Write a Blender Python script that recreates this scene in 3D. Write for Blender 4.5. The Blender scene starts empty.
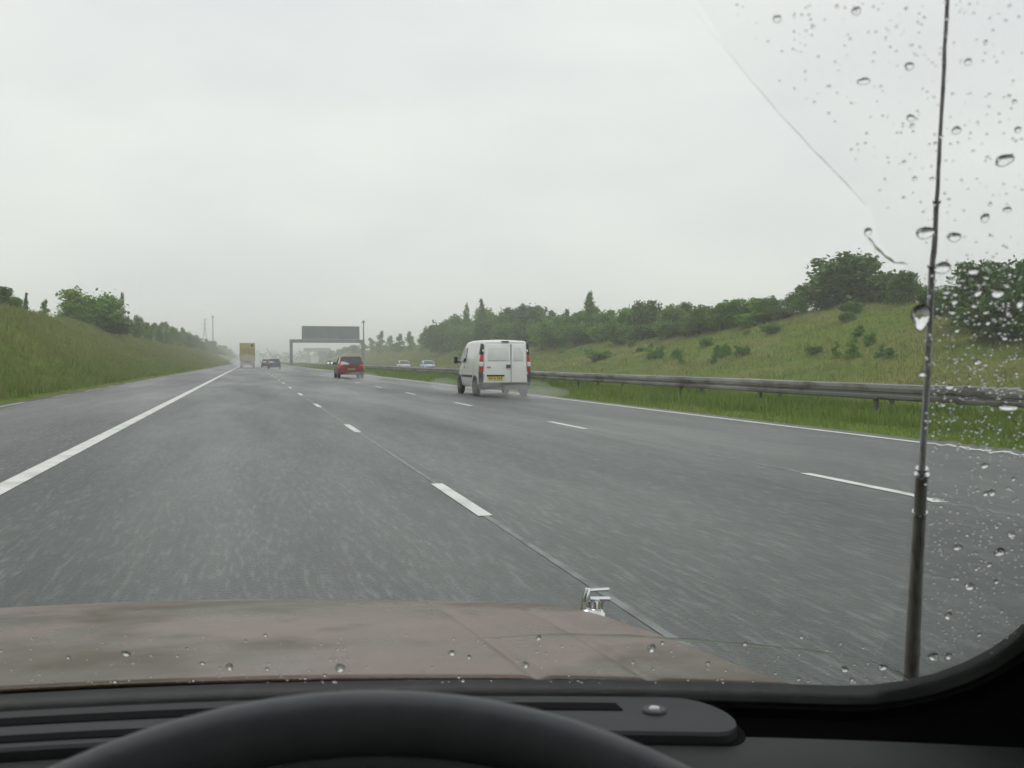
import bpy, bmesh, math, random
import numpy as np
from mathutils import Vector, Matrix, noise
R = math.radians
scene = bpy.context.scene
col = scene.collection
rng = random.Random(7)

# ------------------------------------------------------------------ camera, sky, sun, exposure
YAW, PITCH, F = 14.7, -1.32, 1000.0
CAMZ = 1.15
cd = bpy.data.cameras.new('camera'); cam = bpy.data.objects.new('camera', cd); col.objects.link(cam)
cam.location = (0, 0, CAMZ); cam.rotation_euler = (R(90 + PITCH), 0, R(-YAW))
cd.sensor_width = 36; cd.lens = 36 * F / 1024
cd.clip_start = 0.02; cd.clip_end = 6000
cd.dof.use_dof = True; cd.dof.focus_distance = 4.0; cd.dof.aperture_fstop = 21
scene.camera = cam

world = bpy.data.worlds.new('World'); scene.world = world; world.use_nodes = True
SUN_EL, SUN_AZ = 58, 200
def build_world():
    nt = world.node_tree; nt.nodes.clear(); N = nt.nodes.new; L = nt.links.new
    out = N('ShaderNodeOutputWorld')
    sky = N('ShaderNodeTexSky'); sky.sky_type = 'NISHITA'; sky.sun_disc = False
    sky.sun_elevation = R(SUN_EL); sky.sun_rotation = R(SUN_AZ); sky.dust_density = 4
    hs = N('ShaderNodeHueSaturation'); hs.inputs['Saturation'].default_value = 0.12
    L(sky.outputs[0], hs.inputs['Color'])
    tc = N('ShaderNodeTexCoord'); mp = N('ShaderNodeMapping'); mp.inputs['Scale'].default_value = (1.6, 1.6, 4.5)
    L(tc.outputs['Generated'], mp.inputs[0])
    nz = N('ShaderNodeTexNoise'); nz.inputs['Scale'].default_value = 1.7; nz.inputs['Detail'].default_value = 5; nz.inputs['Roughness'].default_value = .5
    L(mp.outputs[0], nz.inputs['Vector'])
    cr = N('ShaderNodeValToRGB')
    cr.color_ramp.elements[0].position = .34; cr.color_ramp.elements[0].color = (6.75, 6.8, 6.95, 1)
    cr.color_ramp.elements[1].position = .60; cr.color_ramp.elements[1].color = (7.6, 7.65, 7.5, 1)
    L(nz.outputs[0], cr.inputs[0])
    mx = N('ShaderNodeMix'); mx.data_type = 'RGBA'; mx.inputs[0].default_value = .88
    L(hs.outputs[0], mx.inputs[6]); L(cr.outputs[0], mx.inputs[7])
    sx = N('ShaderNodeSeparateXYZ'); L(tc.outputs['Generated'], sx.inputs[0])
    mr = N('ShaderNodeMapRange'); mr.inputs[1].default_value = .02; mr.inputs[2].default_value = .55; L(sx.outputs[2], mr.inputs[0])
    tn = N('ShaderNodeMix'); tn.data_type = 'RGBA'; tn.blend_type = 'MULTIPLY'; tn.inputs[0].default_value = 1
    tg = N('ShaderNodeMix'); tg.data_type = 'RGBA'; L(mr.outputs[0], tg.inputs[0]); tg.inputs[6].default_value = (1.0, 1.0, .975, 1); tg.inputs[7].default_value = (1.0, .985, 1.02, 1)
    L(mx.outputs[2], tn.inputs[6]); L(tg.outputs[2], tn.inputs[7]); mx = tn
    bg = N('ShaderNodeBackground'); bg.inputs['Strength'].default_value = 0.1
    L(mx.outputs[2], bg.inputs[0]); L(bg.outputs[0], out.inputs[0])
build_world()
sd = bpy.data.lights.new('sun', 'SUN'); sun = bpy.data.objects.new('sun', sd); col.objects.link(sun)
sd.energy = 0.6; sd.angle = R(25); sd.color = (1, .97, .92)
_d = Vector((math.sin(R(SUN_AZ)) * math.cos(R(SUN_EL)), math.cos(R(SUN_AZ)) * math.cos(R(SUN_EL)), math.sin(R(SUN_EL))))
sun.rotation_euler = _d.to_track_quat('Z', 'Y').to_euler(); sun.location = (0, -20, 60)
vs = scene.view_settings
vs.view_transform = 'Standard'; vs.look = 'None'; vs.gamma = 1; vs.exposure = 0.50; vs.use_curve_mapping = False
cy = scene.cycles
cy.use_denoising = True; cy.max_bounces = 10; cy.transparent_max_bounces = 24; cy.transmission_bounces = 8
cy.volume_bounces = 2; cy.diffuse_bounces = 3; cy.caustics_reflective = False; cy.caustics_refractive = False
cy.sample_clamp_indirect = 6

# ------------------------------------------------------------------ helpers
SN, CS = math.sin(R(YAW)), math.cos(R(YAW))
def tag(o, label=None, cat=None, group=None, kind=None):
    if label: o['label'] = label
    if cat: o['category'] = cat
    if group: o['group'] = group
    if kind: o['kind'] = kind
    return o
def empty(name, loc=(0, 0, 0), rz=0, label=None, cat=None, group=None):
    o = bpy.data.objects.new(name, None); col.objects.link(o); o.location = loc; o.rotation_euler = (0, 0, rz)
    o.empty_display_size = .2
    return tag(o, label, cat, group)
def link(name, me, mat, parent=None, smooth=True):
    o = bpy.data.objects.new(name, me); col.objects.link(o)
    if mat and not me.materials:
        for m in (mat if isinstance(mat, (list, tuple)) else [mat]): me.materials.append(m)
    if smooth: me.polygons.foreach_set('use_smooth', [True] * len(me.polygons))
    if parent: o.parent = parent
    return o
def mesh(name, V, Fc, mat, parent=None, smooth=False):
    me = bpy.data.meshes.new(name); me.from_pydata([tuple(v) for v in V], [], Fc); me.update()
    return link(name, me, mat, parent, smooth)
class MB:
    """collects shapes of one part"""
    def __init__(s): s.bm = bmesh.new()
    def box(s, lo, hi, bev=0, rot=None, piv=None):
        r = bmesh.ops.create_cube(s.bm, size=1)['verts']
        c = [(a + b) / 2 for a, b in zip(lo, hi)]; d = [abs(b - a) for a, b in zip(lo, hi)]
        for v in r: v.co = Vector((c[0] + v.co.x * d[0], c[1] + v.co.y * d[1], c[2] + v.co.z * d[2]))
        if bev:
            es = list({e for v in r for e in v.link_edges})
            rr = bmesh.ops.bevel(s.bm, geom=es, offset=bev, segments=2, profile=.5, affect='EDGES')
            r = list({v for f in rr['faces'] for v in f.verts} | {v for v in r if v.is_valid})
        if rot is not None:
            pv = Vector(piv if piv else c)
            for v in r: v.co = pv + rot @ (v.co - pv)
        return s
    def hexa(s, P, bev=0):
        """8 corners: bottom 4 ccw then top 4 ccw"""
        vs_ = [s.bm.verts.new(p) for p in P]
        fs = [s.bm.faces.new([vs_[i] for i in f]) for f in ((3, 2, 1, 0), (4, 5, 6, 7), (0, 1, 5, 4), (1, 2, 6, 5), (2, 3, 7, 6), (3, 0, 4, 7))]
        if bev: bmesh.ops.bevel(s.bm, geom=list({e for f in fs for e in f.edges}), offset=bev, segments=3, profile=.5, affect='EDGES')
        return s
    def tube(s, pts, rad, n=10, cap=True):
        pts = [Vector(p) for p in pts]; rings = []
        rads = rad if isinstance(rad, (list, tuple)) else [rad] * len(pts)
        for i, p in enumerate(pts):
            t = (pts[min(i + 1, len(pts) - 1)] - pts[max(i - 1, 0)]).normalized()
            a = Vector((0, 0, 1)) if abs(t.z) < .9 else Vector((1, 0, 0))
            u = t.cross(a).normalized(); w = t.cross(u)
            rings.append([s.bm.verts.new(p + (u * math.cos(2 * math.pi * k / n) + w * math.sin(2 * math.pi * k / n)) * rads[i]) for k in range(n)])
        for a, b in zip(rings, rings[1:]):
            for k in range(n): s.bm.faces.new((a[k], a[(k + 1) % n], b[(k + 1) % n], b[k]))
        if cap: s.bm.faces.new(rings[0][::-1]); s.bm.faces.new(rings[-1])
        return s
    def lathe(s, prof, axis, c, n=24):
        """prof: (radius, along) pairs, closed loop around an axis ('X','Y','Z') at c"""
        rings = []
        for r, h in prof:
            ring = []
            for k in range(n):
                a = 2 * math.pi * k / n; p = (r * math.cos(a), r * math.sin(a))
                v = {'X': (h, p[0], p[1]), 'Y': (p[0], h, p[1]), 'Z': (p[0], p[1], h)}[axis]
                ring.append(s.bm.verts.new(Vector(c) + Vector(v)))
            rings.append(ring)
        for a, b in zip(rings, rings[1:]):
            for k in range(n): s.bm.faces.new((a[k], a[(k + 1) % n], b[(k + 1) % n], b[k]))
        s.bm.faces.new(rings[0][::-1]); s.bm.faces.new(rings[-1])
        return s
    def loft(s, rings, cap=True, closed=True):
        rr = [[s.bm.verts.new(p) for p in r] for r in rings]; n = len(rr[0])
        for a, b in zip(rr, rr[1:]):
            for k in range(n if closed else n - 1): s.bm.faces.new((a[k], a[(k + 1) % n], b[(k + 1) % n], b[k]))
        if cap: s.bm.faces.new(rr[0][::-1]); s.bm.faces.new(rr[-1])
        return s
    def build(s, name, mat, parent=None, smooth=False, auto=None):
        bmesh.ops.recalc_face_normals(s.bm, faces=s.bm.faces)
        me = bpy.data.meshes.new(name); s.bm.to_mesh(me); s.bm.free()
        o = link(name, me, mat, parent, smooth)
        if auto: me.set_sharp_from_angle(angle=R(auto))
        return o
def copy_tree(o, parent=None):
    c = o.copy(); col.objects.link(c); c.parent = parent
    for ch in [k for k in scene.objects if k.parent is o]: copy_tree(ch, c)
    return c

# ------------------------------------------------------------------ materials
def mat(name, color=(.5, .5, .5), rough=.5, metal=0, spec=.5, n1=None, n2=None, bump=None, coat=0, scale_vec=None, coords='Object', rough_n=None, emit=None, coatr=.05):
    """n1=(scale, color2, lo, hi[,detail]) mixes a second colour by noise, n2 likewise; bump=(scale, strength, dist)"""
    m = bpy.data.materials.new(name); m.use_nodes = True; nt = m.node_tree; N = nt.nodes.new; L = nt.links.new
    b = nt.nodes['Principled BSDF']
    b.inputs['Roughness'].default_value = rough; b.inputs['Metallic'].default_value = metal
    b.inputs['Specular IOR Level'].default_value = spec; b.inputs['Coat Weight'].default_value = coat; b.inputs['Coat Roughness'].default_value = coatr
    tc = N('ShaderNodeTexCoord'); mp = N('ShaderNodeMapping'); L(tc.outputs[coords], mp.inputs[0])
    if scale_vec: mp.inputs['Scale'].default_value = scale_vec
    rgb = N('ShaderNodeRGB'); rgb.outputs[0].default_value = (*color, 1); cur = rgb.outputs[0]
    for q in (n1, n2):
        if not q: continue
        nz = N('ShaderNodeTexNoise'); nz.inputs['Scale'].default_value = q[0]; nz.inputs['Detail'].default_value = q[4] if len(q) > 4 else 5
        nz.inputs['Roughness'].default_value = .6
        L(mp.outputs[0], nz.inputs['Vector'])
        mr = N('ShaderNodeMapRange'); mr.inputs[1].default_value = q[2]; mr.inputs[2].default_value = q[3]; L(nz.outputs[0], mr.inputs[0])
        mx = N('ShaderNodeMix'); mx.data_type = 'RGBA'; L(mr.outputs[0], mx.inputs[0]); L(cur, mx.inputs[6]); mx.inputs[7].default_value = (*q[1], 1)
        cur = mx.outputs[2]
    L(cur, b.inputs['Base Color'])
    if rough_n:
        nz = N('ShaderNodeTexNoise'); nz.inputs['Scale'].default_value = rough_n[0]; nz.inputs['Detail'].default_value = 4; L(mp.outputs[0], nz.inputs['Vector'])
        mr = N('ShaderNodeMapRange'); mr.inputs[1].default_value = .35; mr.inputs[2].default_value = .65; mr.inputs[3].default_value = rough_n[1]; mr.inputs[4].default_value = rough_n[2]
        L(nz.outputs[0], mr.inputs[0]); L(mr.outputs[0], b.inputs['Roughness'])
    if bump:
        nz = N('ShaderNodeTexNoise'); nz.inputs['Scale'].default_value = bump[0]; nz.inputs['Detail'].default_value = 6; L(mp.outputs[0], nz.inputs['Vector'])
        bp = N('ShaderNodeBump'); bp.inputs['Strength'].default_value = bump[1]; bp.inputs['Distance'].default_value = bump[2]
        L(nz.outputs[0], bp.inputs['Height']); L(bp.outputs[0], b.inputs['Normal'])
    if emit: b.inputs['Emission Color'].default_value = (*emit[0], 1); b.inputs['Emission Strength'].default_value = emit[1]
    return m
def road_mat(name, base, dark, light):
    m = bpy.data.materials.new(name); m.use_nodes = True; nt = m.node_tree; N = nt.nodes.new; L = nt.links.new
    b = nt.nodes['Principled BSDF']; tc = N('ShaderNodeTexCoord')
    def nz(scale, vec, det=5, ro=.6):
        mp = N('ShaderNodeMapping'); mp.inputs['Scale'].default_value = vec; L(tc.outputs['Object'], mp.inputs[0])
        n = N('ShaderNodeTexNoise'); n.inputs['Scale'].default_value = scale; n.inputs['Detail'].default_value = det; n.inputs['Roughness'].default_value = ro
        L(mp.outputs[0], n.inputs['Vector']); return n.outputs[0]
    def mr(src, a, b_, c=0, d=1):
        r = N('ShaderNodeMapRange'); r.inputs[1].default_value = a; r.inputs[2].default_value = b_; r.inputs[3].default_value = c; r.inputs[4].default_value = d
        L(src, r.inputs[0]); return r.outputs[0]
    def mix(f, a, b_):
        x = N('ShaderNodeMix'); x.data_type = 'RGBA'; L(f, x.inputs[0])
        for i, v in ((6, a), (7, b_)):
            if isinstance(v, tuple): x.inputs[i].default_value = (*v, 1)
            else: L(v, x.inputs[i])
        return x.outputs[2]
    broad = nz(.35, (1, .12, 1)); chips = nz(26, (1, .12, 1), 3, .7); fine = nz(75, (1, .5, 1), 2, .7); lanes = nz(1.1, (1, .02, 1), 2); mid = nz(7.5, (1, .10, 1), 4, .65)
    c = mix(mr(broad, .3, .7), base, dark)
    c = mix(mr(chips, .48, .68, 0, .95), c, light)
    c = mix(mr(mid, .46, .64, 0, .75), c, dark)
    c = mix(mr(fine, .50, .72, 0, .7), c, dark)
    c = mix(mr(lanes, .5, .68, 0, .35), c, dark)
    L(c, b.inputs['Base Color'])
    L(mr(broad, .35, .65, .30, .50), b.inputs['Roughness'])
    b.inputs['Specular IOR Level'].default_value = .5
    bp = N('ShaderNodeBump'); bp.inputs['Strength'].default_value = .55; bp.inputs['Distance'].default_value = .016
    h = N('ShaderNodeMath'); h.operation = 'ADD'; L(chips, h.inputs[0]); L(fine, h.inputs[1]); L(h.outputs[0], bp.inputs['Height']); L(bp.outputs[0], b.inputs['Normal'])
    return m
def leaf_mat(name, c1, c2, c3):
    m = bpy.data.materials.new(name); m.use_nodes = True; nt = m.node_tree; N = nt.nodes.new; L = nt.links.new
    b = nt.nodes['Principled BSDF']; out = nt.nodes['Material Output']
    tc = N('ShaderNodeTexCoord'); nz = N('ShaderNodeTexNoise'); nz.inputs['Scale'].default_value = .45 if 'grass' in name else 1.6; nz.inputs['Detail'].default_value = 6
    L(tc.outputs['Object'], nz.inputs['Vector'])
    mr = N('ShaderNodeMapRange'); mr.inputs[1].default_value = .35; mr.inputs[2].default_value = .65; L(nz.outputs[0], mr.inputs[0])
    x = N('ShaderNodeMix'); x.data_type = 'RGBA'; L(mr.outputs[0], x.inputs[0]); x.inputs[6].default_value = (*c1, 1); x.inputs[7].default_value = (*c2, 1)
    oi = N('ShaderNodeObjectInfo'); y = N('ShaderNodeMix'); y.data_type = 'RGBA'
    m2 = N('ShaderNodeMath'); m2.operation = 'MULTIPLY'; m2.inputs[1].default_value = .75; L(oi.outputs['Random'], m2.inputs[0])
    L(m2.outputs[0], y.inputs[0]); L(x.outputs[2], y.inputs[6]); y.inputs[7].default_value = (*c3, 1)
    L(y.outputs[2], b.inputs['Base Color']); b.inputs['Roughness'].default_value = .55
    tr = N('ShaderNodeBsdfTranslucent'); L(y.outputs[2], tr.inputs[0]); ms = N('ShaderNodeMixShader'); ms.inputs[0].default_value = .35
    L(b.outputs[0], ms.inputs[1]); L(tr.outputs[0], ms.inputs[2]); L(ms.outputs[0], out.inputs[0])
    return m
def volume_mat(name, color, dens, aniso=0):
    m = bpy.data.materials.new(name); m.use_nodes = True; nt = m.node_tree
    for n in list(nt.nodes):
        if n.type == 'BSDF_PRINCIPLED': nt.nodes.remove(n)
    v = nt.nodes.new('ShaderNodeVolumePrincipled'); v.inputs['Color'].default_value = (*color, 1); v.inputs['Density'].default_value = dens
    v.inputs['Anisotropy'].default_value = aniso
    nt.links.new(v.outputs[0], nt.nodes['Material Output'].inputs['Volume']); return m
def glass_sheet_mat(name, tint=(.95, .97, .96), rough=0.0, fres=1.45):
    m = bpy.data.materials.new(name); m.use_nodes = True; nt = m.node_tree; N = nt.nodes.new; L = nt.links.new; nt.nodes.clear()
    out = N('ShaderNodeOutputMaterial'); t = N('ShaderNodeBsdfTransparent'); t.inputs[0].default_value = (*tint, 1)
    g = N('ShaderNodeBsdfGlossy'); g.inputs['Roughness'].default_value = rough; f = N('ShaderNodeLayerWeight'); f.inputs[0].default_value = .5
    pw = N('ShaderNodeMath'); pw.operation = 'POWER'; pw.inputs[1].default_value = 5; L(f.outputs['Facing'], pw.inputs[0])
    mu = N('ShaderNodeMath'); mu.operation = 'MULTIPLY_ADD'; mu.inputs[1].default_value = .5; mu.inputs[2].default_value = .022; L(pw.outputs[0], mu.inputs[0])
    ms = N('ShaderNodeMixShader'); L(mu.outputs[0], ms.inputs[0]); L(t.outputs[0], ms.inputs[1]); L(g.outputs[0], ms.inputs[2]); L(ms.outputs[0], out.inputs[0])
    return m
def water_mat():
    m = bpy.data.materials.new('rain_water'); m.use_nodes = True; nt = m.node_tree; nt.nodes.clear()
    out = nt.nodes.new('ShaderNodeOutputMaterial'); g = nt.nodes.new('ShaderNodeBsdfGlass'); g.inputs['IOR'].default_value = 1.33; g.inputs['Roughness'].default_value = 0
    nt.links.new(g.outputs[0], out.inputs[0]); return m

M_ROAD = road_mat('wet_asphalt', (.050, .060, .055), (.027, .034, .031), (.135, .150, .142))
M_SHOULDER = road_mat('wet_shoulder_asphalt', (.060, .060, .064), (.036, .037, .040), (.17, .168, .172))
M_LINE = mat('white_road_paint', (.68, .69, .65), .45, n1=(2.2, (.42, .42, .39), .44, .72), bump=(60, .3, .004))
M_SEAM = mat('pale_joint', (.17, .18, .175), .45, n1=(3, (.08, .085, .08), .4, .65))
M_EARTH = mat('gravel_edge', (.13, .115, .08), .9, n1=(6, (.055, .07, .03), .4, .6), n2=(30, (.24, .22, .18), .55, .7), bump=(40, .6, .02))
M_CONC = mat('wet_concrete', (.34, .34, .32), .6, n1=(5, (.2, .2, .18), .4, .7))
M_GROUND = mat('meadow_ground', (.115, .165, .024), .95, n1=(.10, (.175, .165, .055), .45, .66, 6), n2=(.5, (.055, .09, .02), .5, .72, 6), bump=(3, .8, .15), spec=.1)
M_GRASSL = leaf_mat('long_grass', (.125, .205, .032), (.28, .26, .09), (.18, .21, .055))
M_GRASSG = leaf_mat('green_verge_grass', (.13, .225, .04), (.21, .27, .065), (.17, .235, .052))
M_LEAF1 = leaf_mat('bright_leaves', (.12, .26, .02), (.20, .34, .03), (.15, .28, .03))
M_LEAF2 = leaf_mat('dark_leaves', (.052, .125, .022), (.11, .20, .035), (.09, .165, .036))
M_LEAF3 = leaf_mat('mid_leaves', (.085, .19, .026), (.16, .28, .038), (.12, .22, .04))
M_BARK = mat('bark', (.09, .07, .05), .9, n1=(8, (.04, .032, .025), .4, .6))
M_GALV = mat('weathered_galvanised_steel', (.17, .17, .16), .45, metal=.15, n1=(3.5, (.075, .060, .050), .46, .60), n2=(.9, (.27, .27, .26), .5, .7), scale_vec=(1, .25, 1), bump=(20, .15, .004))
M_GANTRY = mat('dark_grey_steel', (.12, .125, .125), .5, metal=.3, n1=(1.5, (.2, .2, .2), .45, .7))
M_SIGNBACK = mat('sign_backing', (.07, .105, .11), .5, n1=(.4, (.12, .155, .16), .4, .7))
M_WHITE = mat('white_van_paint', (.72, .735, .72), .30, coat=.4, n1=(1.6, (.60, .60, .56), .5, .8))
M_BLACKPL = mat('black_plastic', (.022, .023, .024), .5, n1=(6, (.05, .05, .05), .5, .8))
M_GREYPL = mat('grey_bumper_plastic', (.055, .058, .062), .55, n1=(5, (.10, .10, .10), .5, .8))
M_TYRE = mat('tyre_rubber', (.02, .02, .02), .8, n1=(9, (.045, .043, .04), .5, .7))
M_RIM = mat('wheel_trim', (.35, .36, .37), .4, metal=.6, n1=(9, (.2, .2, .2), .5, .7))
M_REDLENS = mat('red_lens', (.48, .03, .02), .2, coat=.5, n1=(30, (.3, .015, .01), .5, .7))
M_BRAKE = mat('lit_brake_lens', (.6, .02, .02), .2, emit=((1, .05, .04), .12))
M_CLEAR = mat('clear_lens', (.62, .62, .6), .15, coat=.5, n1=(30, (.45, .45, .45), .5, .7))
M_WINDOW = mat('dark_window_glass', (.02, .03, .03), .06, spec=.7, n1=(4, (.04, .05, .05), .5, .8))
M_YELLOW = mat('yellow_plate', (.75, .55, .06), .45, n1=(20, (.6, .45, .06), .5, .8))
M_RED = mat('red_car_paint', (.14, .006, .008), .4, coat=.12, n1=(1.5, (.10, .008, .008), .5, .8))
M_BLUE = mat('blue_car_paint', (.05, .08, .16), .28, coat=.5, n1=(1.5, (.07, .10, .16), .5, .8))
M_DARKCAR = mat('dark_maroon_paint', (.06, .04, .05), .28, coat=.5, n1=(1.5, (.09, .07, .08), .5, .8))
M_SILVER = mat('silver_car_paint', (.50, .52, .54), .3, metal=.3, coat=.4, n1=(1.5, (.4, .42, .44), .5, .8))
M_PALECAR = mat('pale_blue_car_paint', (.42, .50, .56), .3, coat=.4, n1=(1.5, (.36, .43, .5), .5, .8))
M_TRUCKY = mat('yellow_trailer', (.36, .34, .075), .5, n1=(1.2, (.30, .27, .09), .45, .7))
M_DOORY = mat('dusty_orange_doors', (.31, .25, .10), .5, n1=(1.2, (.27, .21, .11), .45, .7))
M_CHROME = mat('wet_chrome', (.75, .77, .78), .12, metal=1, n1=(40, (.5, .52, .54), .5, .8))
M_BLDG = mat('grey_cladding', (.30, .31, .31), .7, n1=(.4, (.22, .23, .23), .4, .7))
M_BLDGD = mat('dark_cladding', (.09, .10, .11), .7, n1=(.4, (.14, .15, .16), .4, .7))
M_PANELW = mat('white_panel', (.75, .76, .75), .6, n1=(.6, (.62, .63, .62), .4, .7))
M_LAMP = mat('headlamp_lit', (1, 1, .95), .2, emit=((1, .98, .9), 4))
M_DULLPLATE = mat('dull_plate', (.30, .25, .08), .6, n1=(20, (.2, .17, .07), .5, .8))  # muted dull yellow, darker than the van's plate
M_HEAD = mat('headlamp_glass', (.55, .57, .58), .1, coat=.5, n1=(30, (.35, .36, .37), .5, .7))
M_INT = mat('grey_dashboard_vinyl', (.024, .026, .025), .7, n1=(14, (.022, .024, .024), .4, .7), bump=(420, .25, .0008))
M_VENT = mat('grey_vent_plastic', (.022, .025, .027), .6, n1=(14, (.022, .024, .026), .4, .7), bump=(500, .12, .0005))
M_BLK = mat('black_trim', (.006, .006, .007), .9, spec=.1, n1=(14, (.006, .006, .006), .4, .7))
M_SEAL = mat('black_windscreen_rubber', (.012, .014, .014), .4, n1=(40, (.028, .032, .032), .5, .7), bump=(90, .15, .0015))
M_WHEEL = mat('charcoal_wheel_vinyl', (.080, .088, .096), .45, n1=(60, (.062, .070, .078), .4, .7), bump=(600, .15, .0004))
M_SCREEN = glass_sheet_mat('windscreen_glass')
M_DROP = water_mat()
M_AERIAL = mat('aerial_metal', (.70, .70, .71), .35, metal=.1, n1=(90, (.35, .34, .34), .45, .7), scale_vec=(3, 3, .5))
M_AERIALD = mat('aerial_base_metal', (.34, .345, .33), .45, metal=.1, n1=(60, (.24, .19, .18), .45, .7), scale_vec=(3, 3, .5))

def bonnet_mat():
    m = mat('wet_rosy_brown_paint', (.122, .070, .050), .34, coat=.10, coatr=.15,
            n1=(9, (.20, .145, .125), .44, .62, 4), n2=(3.4, (.060, .036, .010), .46, .56, 7), scale_vec=(1, 1.1, 1), bump=(420, .35, .0012), rough_n=(9, .22, .5))
    return m
M_BONNET = bonnet_mat()

# ------------------------------------------------------------------ ground
def sm(t): t = max(0, min(1, t)); return t * t * (3 - 2 * t)
def fbm(x, y, s, o=3): return noise.fractal(Vector((x * s, y * s, 3.7)), .5, 2.0, o)
def height(X, Y):
    if X < -6.2:
        s = -6.2 - X; top = 4.75 + .5 * sm((Y - 120) / 300)
        top *= 1 - .85 * sm((Y - 620) / 250)
        h = top * (1 - math.exp(-(.52 * s / top) ** 1.0 * 1.0)) if False else (top * sm(min(1, s / (top / .5) / 1.06)) * .35 + min(s * .5, top) * .65)
        h = min(h, top); h += .22 * fbm(X, Y, .13) * sm(s / 3) + .07 * fbm(X, Y, .7) * sm(s / 2)
        return h
    if X < 9.6: return -.06
    if X < 31:
        if X < 20.2: return -.02 - .08 * sm((X - 13.5) / 5) + .03 * fbm(X, Y, .8)
        if X > 31.6: return -.1
        return -.22
    s = max(0, X - 32); k = 1 - .97 * sm((Y - 500) / 90)
    top = 5.85
    h = -.1 + k * min(top, top * (.75 * min(1, s / 19) + .25 * sm(s / 19)))
    h += (.3 * fbm(X, Y, .09) + .08 * fbm(X, Y, .6)) * sm(s / 5) * k
    return h
def axis(segs):
    out = []
    for a, b, n in segs: out += [a + (b - a) * i / n for i in range(n)]
    return out + [segs[-1][1]]
xs = axis([(-1500, -100, 10), (-100, -20, 16), (-20, -6.2, 36)]) + [-6.15, 9.55] + axis([(9.62, 20.15, 30)]) + [20.25, 31.55] + axis([(31.65, 56, 60), (56, 100, 12), (100, 1500, 12)])
ys = axis([(-60, 8, 10), (8, 90, 110), (90, 250, 110), (250, 700, 90), (700, 3000, 20)])
V = [(x, y, height(x, y)) for y in ys for x in xs]
nx = len(xs)
Fc = [(j * nx + i, j * nx + i + 1, (j + 1) * nx + i + 1, (j + 1) * nx + i) for j in range(len(ys) - 1) for i in range(nx - 1)]
tag(mesh('ground', V, Fc, M_GROUND, smooth=True), kind='structure')

def slab(name, x0, x1, y0, y1, z, m, th=.08):
    b = MB().box((x0, y0, z - th), (x1, y1, z)); return tag(b.build(name, m), kind='structure')
slab('road', -2.3, 9.55, -60, 2400, 0, M_ROAD, .1)
slab('hard_shoulder', -6.1, -2.3, -60, 2400, 0, M_SHOULDER, .1)
slab('opposite_road', 20.3, 31.5, -60, 2400, -.12, M_ROAD)
slab('gravel_verge', -6.75, -6.1, -60, 700, .012, M_EARTH)
def sheet(name, rects, z, m):
    b = MB()
    for x0, x1, y0, y1 in rects: b.box((x0, y0, z - .002), (x1, y1, z))
    return tag(b.build(name, m), kind='structure')
sheet('edge_line', [(-2.27, -2.07, -60, 1500)], .005, M_LINE)
sheet('edge_line', [(9.08, 9.20, -60, 1500)], .005, M_LINE)
sheet('edge_line', [(20.5, 20.65, -60, 1500), (31.2, 31.35, -60, 1500)], -.115, M_LINE)
sheet('lane_markings', [(1.63, 1.74, 8.2 + 9 * k - 1.0, 8.2 + 9 * k + 1.0) for k in range(-3, 90)] +
      [(5.43, 5.54, 8.0 + 9 * k - 1.0, 8.1 + 9 * k + 1.0) for k in range(-3, 90)], .005, M_LINE)
sheet('road_joint', [(1.665, 1.71, -60, 400), (5.465, 5.505, -60, 400)], .0025, M_SEAM)
sheet('lane_markings', [(24.1, 24.22, 8 + 9 * k, 10 + 9 * k) for k in range(0, 80)] + [(27.7, 27.82, 8 + 9 * k, 10 + 9 * k) for k in range(0, 80)], -.115, M_LINE)
# broken concrete channel at the back of the hard shoulder
rc = []
y = 8
while y < 420:
    l = rng.uniform(1.5, 7); g = rng.uniform(.4, 5)
    rc.append((-6.08 + rng.uniform(-.03, .03), -5.93, y, y + l)); y += l + g
sheet('drainage_kerb', rc, .012, M_CONC)

# litter on the gravel
def litter():
    b = MB(); r = random.Random(3)
    bmesh.ops.create_icosphere(b.bm, subdivisions=2, radius=.06)
    for v in b.bm.verts: v.co *= r.uniform(.6, 1.15); v.co.z *= .7
    o = b.build('crumpled_paper', mat('white_paper', (.8, .8, .78), .8, n1=(20, (.65, .65, .62), .5, .7)))
    o.location = (-5.95, 21.8, .055)
    tag(o, 'small crumpled white paper lying on the gravel at the left verge edge', 'litter')
litter()

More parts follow.
